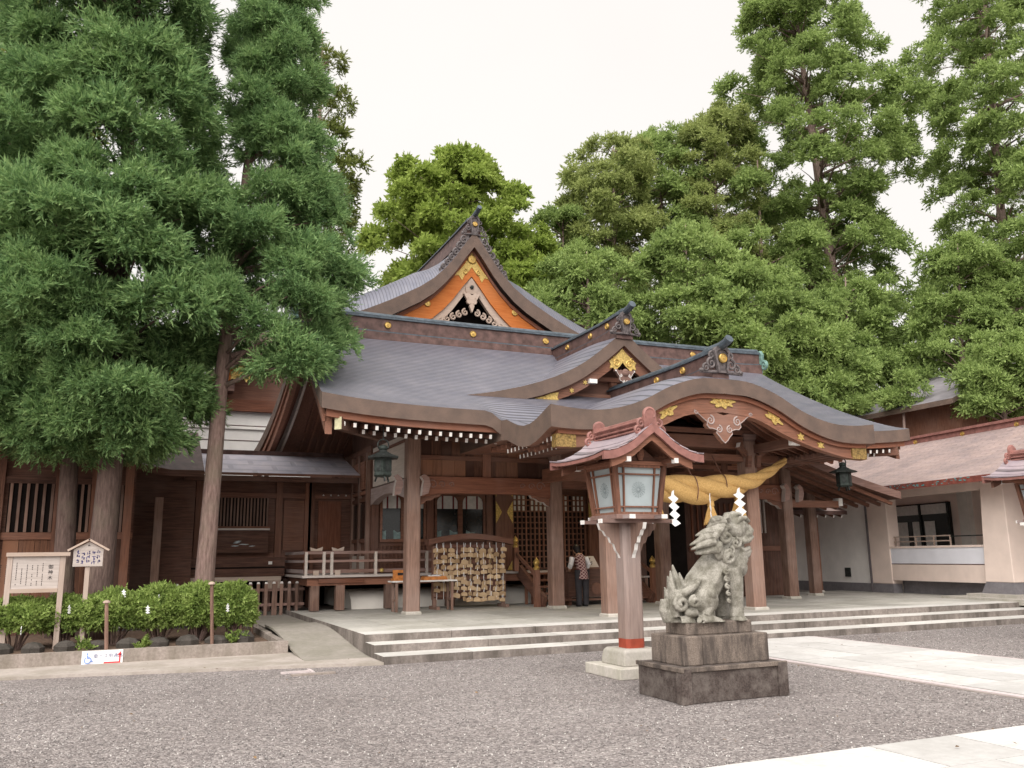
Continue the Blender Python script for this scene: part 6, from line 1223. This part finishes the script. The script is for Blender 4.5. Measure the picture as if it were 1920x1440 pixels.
def cedar(name, label, trunk, r_tr, top, prof, tmpl, mat, barkm, seed, nb, tufts, bough=(.55, 1.0), up=.15, group=None, tsc=(.8, 1.25), keep=None, limb=True, droop=.0, qmin=.42, shift=(0, 0), even=False, flat=-.38):
    """trunk: list of points; prof(z)->crown radius; boughs are lumps of sprays on limbs leaving the trunk"""
    rg_ = np.random.default_rng(seed); t = thing(name, label, 'tree', tuple(trunk[0]), group); zs = [p[2] for p in trunk]
    ctr = lambda z: np.array([np.interp(z, zs, [p[0] for p in trunk]), np.interp(z, zs, [p[1] for p in trunk]), z])
    n_ = len(trunk); rad = [max(.03, r_tr*(1-.9*(p[2]-zs[0])/(top-zs[0]))) for p in trunk]; rad[0] *= 1.25
    ob = MB().tube(trunk, rad, 12).build('trunk', barkm, t, 'all'); C = []; A = []; S_ = []; tips = []
    zlo = prof.z0; k = 0; tries = 0; b0 = .5*(bough[0]+bough[1])*.95
    while k < nb and tries < nb*30:
        tries += 1; z = zlo+(top-zlo)*(1-np.sqrt(1-rg_.uniform(0, .985))) if rg_.random() < .75 and not even else rg_.uniform(zlo, top); R = prof(z)
        a = rg_.uniform(0, 2*np.pi); q = rg_.uniform(qmin, 1.0)**.6; d = np.array([np.cos(a), np.sin(a), 0]); sx_, sy_ = shift(z) if callable(shift) else shift; c = ctr(z)+d*R*q+np.array([sx_, sy_, rg_.uniform(-.2, .2)-droop*R*q])
        if keep is not None and not keep(c): continue
        b = rg_.uniform(*bough)*(.6+.4*min(1, R/2)); k += 1; tips.append((c, z))
        C.append(c); A.append((rg_.normal()*.12, rg_.normal()*.12, a)); S_.append(b/b0)
    bk, bt_ = bough_templates(tmpl, tufts, b0, up, flat, tsc); crown_obj('crown', bk, bt_, mat, np.array(C), None, np.array(S_), rg_, t, np.array(A))
    if limb:
        mb = MB()
        for (c, z) in tips[::2]:
            zb = max(zs[0]+.3, z-.35*np.linalg.norm(c[:2]-ctr(z)[:2])); b = ctr(zb); m = (b+c)/2+np.array([0, 0, .12]); mb.tube([tuple(b), tuple(m), tuple(c)], [max(.02, .022*np.linalg.norm(c-b)+.02), .03, .012], 5)
        mb.build('limbs', barkm, t, 'all')['kind'] = 'stuff'
    return t
class Prof:
    def __init__(s, zs, rs): s.z, s.r, s.z0 = zs, rs, zs[0]
    def __call__(s, z): return float(np.interp(z, s.z, s.r))
# ---- the two big cedars in the bed, and a third trunk
TY_ = 20.0
trA = [(1.50, TY_, .1), (1.50, TY_, 1.0), (1.62, TY_, 5.6), (1.78, TY_+.1, 8), (1.95, TY_+.2, 10.5), (2.15, TY_+.3, 14), (2.2, TY_+.3, 18.5)]
cedar('cedar_tree', 'slim cedar with bare straight trunk rising from the shrub bed, nearest the hall', trA, .215, 18.5, Prof([5.7, 6.4, 7.2, 8.5, 10.5, 13, 15.5, 17, 18.5], [1.35, 1.65, 1.7, 1.5, 1.15, .95, .8, .55, .1]), T_NEAR, 'needle_near', 'bark', 21, 185, 36, (.62, .95), .10, 'cedars standing in the shrub bed', droop=.10, qmin=.2, shift=lambda z: (np.interp(z, [6, 8, 11, 15], [.78, .75, .5, .15]), 0), even=True, flat=-.25, keep=lambda c: not (c[2] < 6.4 and c[0] < 2.35) and not (c[2] > 8.5 and c[0] < 1.85))
trB = [(-.58, TY_+.4, .1), (-.56, TY_+.4, 1.2), (-.50, TY_+.4, 4.5), (-.6, TY_+.5, 8), (-.7, TY_+.5, 12), (-.75, TY_+.5, 19)]
cedar('cedar_tree', 'broad dense cedar behind the small gabled sign', trB, .29, 19, Prof([4.0, 4.6, 5.4, 7, 9.5, 12, 14.5, 17, 19], [.9, 1.5, 1.9, 2.2, 2.15, 2.0, 1.8, 1.3, .3]), T_NEAR, 'needle_near', 'bark_dark', 22, 210, 36, (.7, 1.1), .08, 'cedars standing in the shrub bed', droop=.12, qmin=.25, shift=(-.45, -.2), even=True, flat=-.25, keep=lambda c: not (c[2] > 8.5 and c[0] > .75))
trC = [(-1.25, TY_+1.2, .1), (-1.28, TY_+1.2, 1.2), (-1.38, TY_+1.2, 4.5), (-2.0, TY_+1.2, 9), (-2.4, TY_+1.2, 13)]
cedar('cedar_tree', 'dark trunked cedar at the left edge behind the large notice board', trC, .24, 13, Prof([4.0, 4.6, 6, 8, 10, 13], [1.2, 1.6, 1.9, 1.7, 1.2, .2]), T_NEAR, 'needle_near', 'bark_dark', 23, 80, 34, (.7, 1.1), .06, 'cedars standing in the shrub bed', droop=.12, shift=(-.6, 0), flat=-.25)
# ---- background trees
def far_tree(px_base, px_top, py_top, Y, r_tr, prof_px, label, seed, nb=120, tufts=14, mat='needle_far', py0=None, kind='cedar_tree', **kw):
    """prof_px: list of (photo y, half width in photo px); heights and radii follow from the tree's distance"""
    top = aty(px_top, py_top, Y); base = aty(px_base, 900, Y); dep = float((np.array([base[0], Y, 5])-C0)@FWD); k = dep/FPX
    zs = [aty(px_top, y, Y)[2] for y, w in prof_px]; rs = [w*k for y, w in prof_px]; o = np.argsort(zs); zs = [zs[i] for i in o]; rs = [rs[i] for i in o]
    tr = [(base[0]+(top[0]-base[0])*t, Y, top[2]*t) for t in (0, .15, .35, .55, .75, .9, 1)]
    return cedar(kind, label, tr, r_tr, top[2], Prof(zs, rs), kw.pop('tmpl', T_FAR), mat, 'bark_far', seed, nb, tufts, kw.pop('bough', (.75, 1.35)), kw.pop('up', .25), 'trees behind the shrine', tsc=(.85, 1.35), flat=-.12, **kw)
far_tree(1625, 1470, -120, 42, .62, [(-120, 20), (0, 75), (60, 110), (120, 150), (200, 190), (300, 200), (360, 150), (430, 110), (520, 170), (640, 200), (760, 150)], 'tallest rear cedar with reddish trunk showing through gaps, right of centre', 31, 380, 15, 'needle_far', bough=(.95, 1.6), qmin=.03, even=True)
far_tree(1905, 1835, -150, 36, .5, [(-150, 40), (0, 150), (80, 160), (200, 150), (330, 130), (480, 170), (600, 180), (720, 170), (800, 110)], 'open branched cedar at the right edge with its long trunk visible', 32, 380, 15, 'needle_far', bough=(.85, 1.4), qmin=.05, even=True)
far_tree(1150, 1150, 275, 46, .4, [(270, 45), (310, 75), (370, 90), (440, 100), (540, 110)], 'rounded rear cedar, leftmost of the right hand group', 33, 105, 16, 'needle_far_brown', even=True, qmin=.05)
far_tree(1240, 1238, 255, 47, .4, [(240, 40), (290, 65), (360, 85), (440, 95), (540, 100)], 'narrow topped rear cedar, second from the left of the right hand group', 34, 105, 16, 'needle_far', even=True, qmin=.05)
far_tree(1340, 1340, 215, 45, .4, [(205, 35), (255, 65), (330, 90), (420, 105), (540, 110)], 'pointed rear cedar left of the tallest cedar', 35, 125, 16, 'needle_far_brown', even=True, qmin=.05)
far_tree(1060, 1055, 400, 46, .4, [(395, 30), (430, 50), (500, 70), (580, 80)], 'small round rear cedar between broadleaf tree and right hand group', 50, 45, 18, 'needle_far', even=True, qmin=.05)
far_tree(1440, 1420, 300, 43, .4, [(300, 30), (380, 80), (480, 110), (600, 120), (760, 110)], 'dense rear cedar just left of the tall bare trunk', 36, 130, 16)
far_tree(1110, 1100, 470, 40, .35, [(470, 30), (540, 80), (640, 95)], 'low green rear cedar behind the dormer ridge', 37, 80, 16)
far_tree(1290, 1285, 420, 38, .35, [(420, 20), (500, 85), (580, 110), (680, 120)], 'leafy rear cedar rising right behind the dormer gable', 38, 110, 16)
far_tree(1400, 1395, 500, 36, .35, [(500, 30), (580, 90), (660, 105), (760, 100)], 'bright rear cedar right behind the curved porch ridge', 39, 110, 16)
far_tree(1510, 1500, 560, 36, .35, [(560, 30), (620, 80), (700, 100), (790, 95)], 'bright low cedar behind the right slope of the porch roof', 40, 100, 16)
far_tree(1590, 1585, 520, 38, .35, [(520, 30), (600, 65), (700, 72), (800, 60)], 'low cedar at the foot of the tallest cedar', 41, 110, 16)
far_tree(1690, 1690, 690, 31, .2, [(690, 8), (720, 16), (770, 18)], 'small sapling cedar before the far grey roof', 42, 9, 17)
far_tree(1875, 1875, 640, 27, .3, [(640, 25), (700, 55), (780, 65)], 'bushy cedar behind the ridge of the pink hall', 43, 70, 16)
far_tree(575, 605, 60, 36, .35, [(60, 15), (160, 50), (300, 75), (400, 65), (480, 45)], 'yellowish thin cedar peeking out behind the slim cedar', 44, 70, 17, 'needle_yellow', bough=(.6, 1.0))
far_tree(30, 20, -60, 34, .4, [(-60, 40), (60, 100), (160, 110), (300, 130), (500, 150)], 'brownish cedar far back at the left edge', 45, 90, 17, 'needle_yellow')
far_tree(1800, 1795, 455, 33, .3, [(455, 25), (520, 75), (620, 95), (720, 95), (790, 70)], 'light green leafy cedar filling the gap left of the right edge trunk', 51, 85, 16, even=True, qmin=.05)
far_tree(1925, 1920, 420, 31, .3, [(420, 25), (500, 80), (620, 95), (760, 95)], 'low spreading cedar cut by the right edge above the pink hall', 52, 75, 16, even=True, qmin=.05)
# broadleaf tree in the middle
far_tree(830, 850, 318, 47, .4, [(318, 40), (350, 110), (400, 150), (450, 165), (520, 160), (580, 120)], 'light green broadleaf tree rising behind the rear gable', 47, 190, 17, 'leaf_broad', kind='broadleaf_tree', tmpl=T_BROAD, bough=(.7, 1.15), up=.2, even=True, qmin=.05)
far_tree(985, 990, 440, 44, .3, [(440, 20), (500, 60), (580, 80)], 'small broadleaf tree right of the rear gable', 48, 50, 17, 'leaf_broad', kind='broadleaf_tree', tmpl=T_BROAD, bough=(.7, 1.1))
# ---- clipped shrubs in the bed
def shrub(c, r, label, seed):
    rg_ = np.random.default_rng(seed); t = thing('azalea_shrub', label, 'shrub', (c[0], c[1], .13), 'clipped shrubs in the planting bed'); n = 1300
    lob = unit(rg_.normal(size=(12, 3))); lob[:, 2] = np.abs(lob[:, 2])*.7; v = unit(rg_.normal(size=(n, 3))); v[:, 2] = np.abs(v[:, 2])*1.25-.45; v = unit(v); bmp = 1+.50*np.max(np.maximum(0, v@lob.T)**10*rg_.uniform(.4, 1.1, 12), axis=1)-.24
    C = np.array(c)+v*np.array(r)*bmp[:, None]*rg_.uniform(.70, 1.04, n)[:, None]; C[:, 2] = np.maximum(C[:, 2], .22); A = unit(v+np.array([0, 0, .5])+rg_.normal(size=(n, 3))*.3); crown_obj('foliage', 'shrub', T_SHRUB, 'leaf_shrub', C, A, rg_.uniform(.8, 1.5, n), rg_, t)
    mb = MB()
    for i in range(14): a = rg_.uniform(0, 6.28); q = rg_.uniform(.3, .8); mb.tube([(c[0]+.08*math.cos(a), c[1]+.08*math.sin(a), .1), (c[0]+.5*r[0]*q*math.cos(a), c[1]+.5*r[1]*q*math.sin(a), c[2]*.6), (c[0]+r[0]*q*math.cos(a), c[1]+r[1]*q*math.sin(a), c[2]+.1)], [.022, .016, .008], 5)
    mb.build('stems', 'bark', t)
SY = 18.75
for i, (px_, py_, wpx, hpx, lb) in enumerate(((30, 1156, 52, 30, 'sparse azalea shrub behind the large notice board'), (120, 1154, 45, 33, 'azalea shrub between the two notice boards'), (215, 1148, 58, 40, 'azalea shrub right of the small gabled sign'), (300, 1143, 58, 44, 'middle rounded azalea shrub, left of the slim cedar trunk'), (372, 1140, 50, 46, 'azalea shrub hiding the foot of the slim cedar'), (438, 1140, 42, 46, 'rightmost bright azalea shrub beside the roped stake'))):
    p = aty(px_, py_+6, SY); k = .0128; shrub((p[0], SY+.1*(i % 2), p[2]), (wpx*k, wpx*k*.9, hpx*k*1.12), lb, 60+i)
for i, (x, y) in enumerate(((-.62, 17.6), (.30, 17.3), (1.95, 17.9))):
    rg_ = np.random.default_rng(80+i); C = np.array([x, y, .2])+rg_.normal(size=(14, 3))*np.array([.09, .08, .05]); V, F = scatter(T_SHRUB, C, np.tile([0, 0, 1.], (14, 1))+rg_.normal(size=(14, 3))*.4, rg_.uniform(.8, 1.3, 14), rg_)
    o = bpy.data.objects.new('weed', raw_mesh('weed', V-np.array([x, y, .13]), F, ['leaf_shrub'])); COL.objects.link(o); o.location = (x, y, .13); tag(o, ['small green weed at the foot of the gabled sign post', 'tiny weed at the bed front beside the capped stake', 'green seedling below the rightmost shrub'][i], 'plant', 'weeds in the bed')

# ---- loose stones lying on the gravel court (denser near the viewer)
def pebble(rng):
    v = np.array([[1, 0, 0], [-1, 0, 0], [0, 1, 0], [0, -1, 0], [0, 0, 1], [0, 0, -1.]])*rng.uniform(.75, 1.2, (6, 3)); f = np.array([[0, 2, 4], [2, 1, 4], [1, 3, 4], [3, 0, 4], [2, 0, 5], [1, 2, 5], [3, 1, 5], [0, 3, 5]]); return v*np.array([.012, .009, .007]), f
T_PEB = [pebble(rng) for _ in range(8)]; n = 80000
PX = rng.uniform(-9, 20, n); PY = 3.2+11.0*rng.random(n)**1.6; keep = (PY < 14.0) & ~((PX > 9.45) & (PX < 12.85) & (PY > 6.0)) & ~((PX > 1.4) & (PY < 6.1)) & ~((PX > 5.85) & (PX < 7.45) & (PY > 8.6) & (PY < 9.65)) & ~((PX > 6.2) & (PX < 7.35) & (PY > 10.6) & (PY < 11.75)) & (np.abs(PX*FWD[1]-PY*FWD[0]) < .72*(PX*FWD[0]+PY*FWD[1]))
C = np.stack([PX, PY, np.full(n, .004)], 1)[keep]; m_ = len(C)
o = instanced('loose_gravel', 'pebble', T_PEB, 'pebble', C, unit(rng.normal(size=(m_, 3))*.3+np.array([0, 0, 1.])), rng.uniform(.55, 1.35, m_), rng); COL.objects.link(o); o['label'] = 'fine grey loose gravel stones covering the court'; o['category'] = 'gravel'

# ---- a few fallen leaves and twigs on the court and apron
def litter(rng): L = rng.uniform(.022, .045); w = L*rng.uniform(.35, .6); V = np.array([[0, 0, 0], [L*.5, w*.5, .006], [L, 0, .002], [L*.5, -w*.5, .004]]); return V, np.array([[0, 1, 2, 3]])
T_LIT = [litter(rng) for _ in range(5)]; n = 260; PX = rng.uniform(-6, 14, n); PY = rng.uniform(4.5, 16.2, n); ok = ~((PX > 5.8) & (PX < 7.5) & (PY > 8.6) & (PY < 11.8)) & ~((PX > 3.8) & (PY > 14))
C = np.stack([PX, PY, np.where((PX > 9.5) & (PX < 12.8) | (PY < 6.05) & (PX > 1.5) | (PY > 14.4), .05, .02)], 1)[ok]; m_ = len(C)
o = instanced('leaf_litter', 'litter', T_LIT, 'litter', C, unit(rng.normal(size=(m_, 3))*.2+np.array([0, 0, 1.])), rng.uniform(.7, 1.4, m_), rng); COL.objects.link(o); o['label'] = 'scattered brown fallen leaves on the gravel court'; o['category'] = 'leaves'
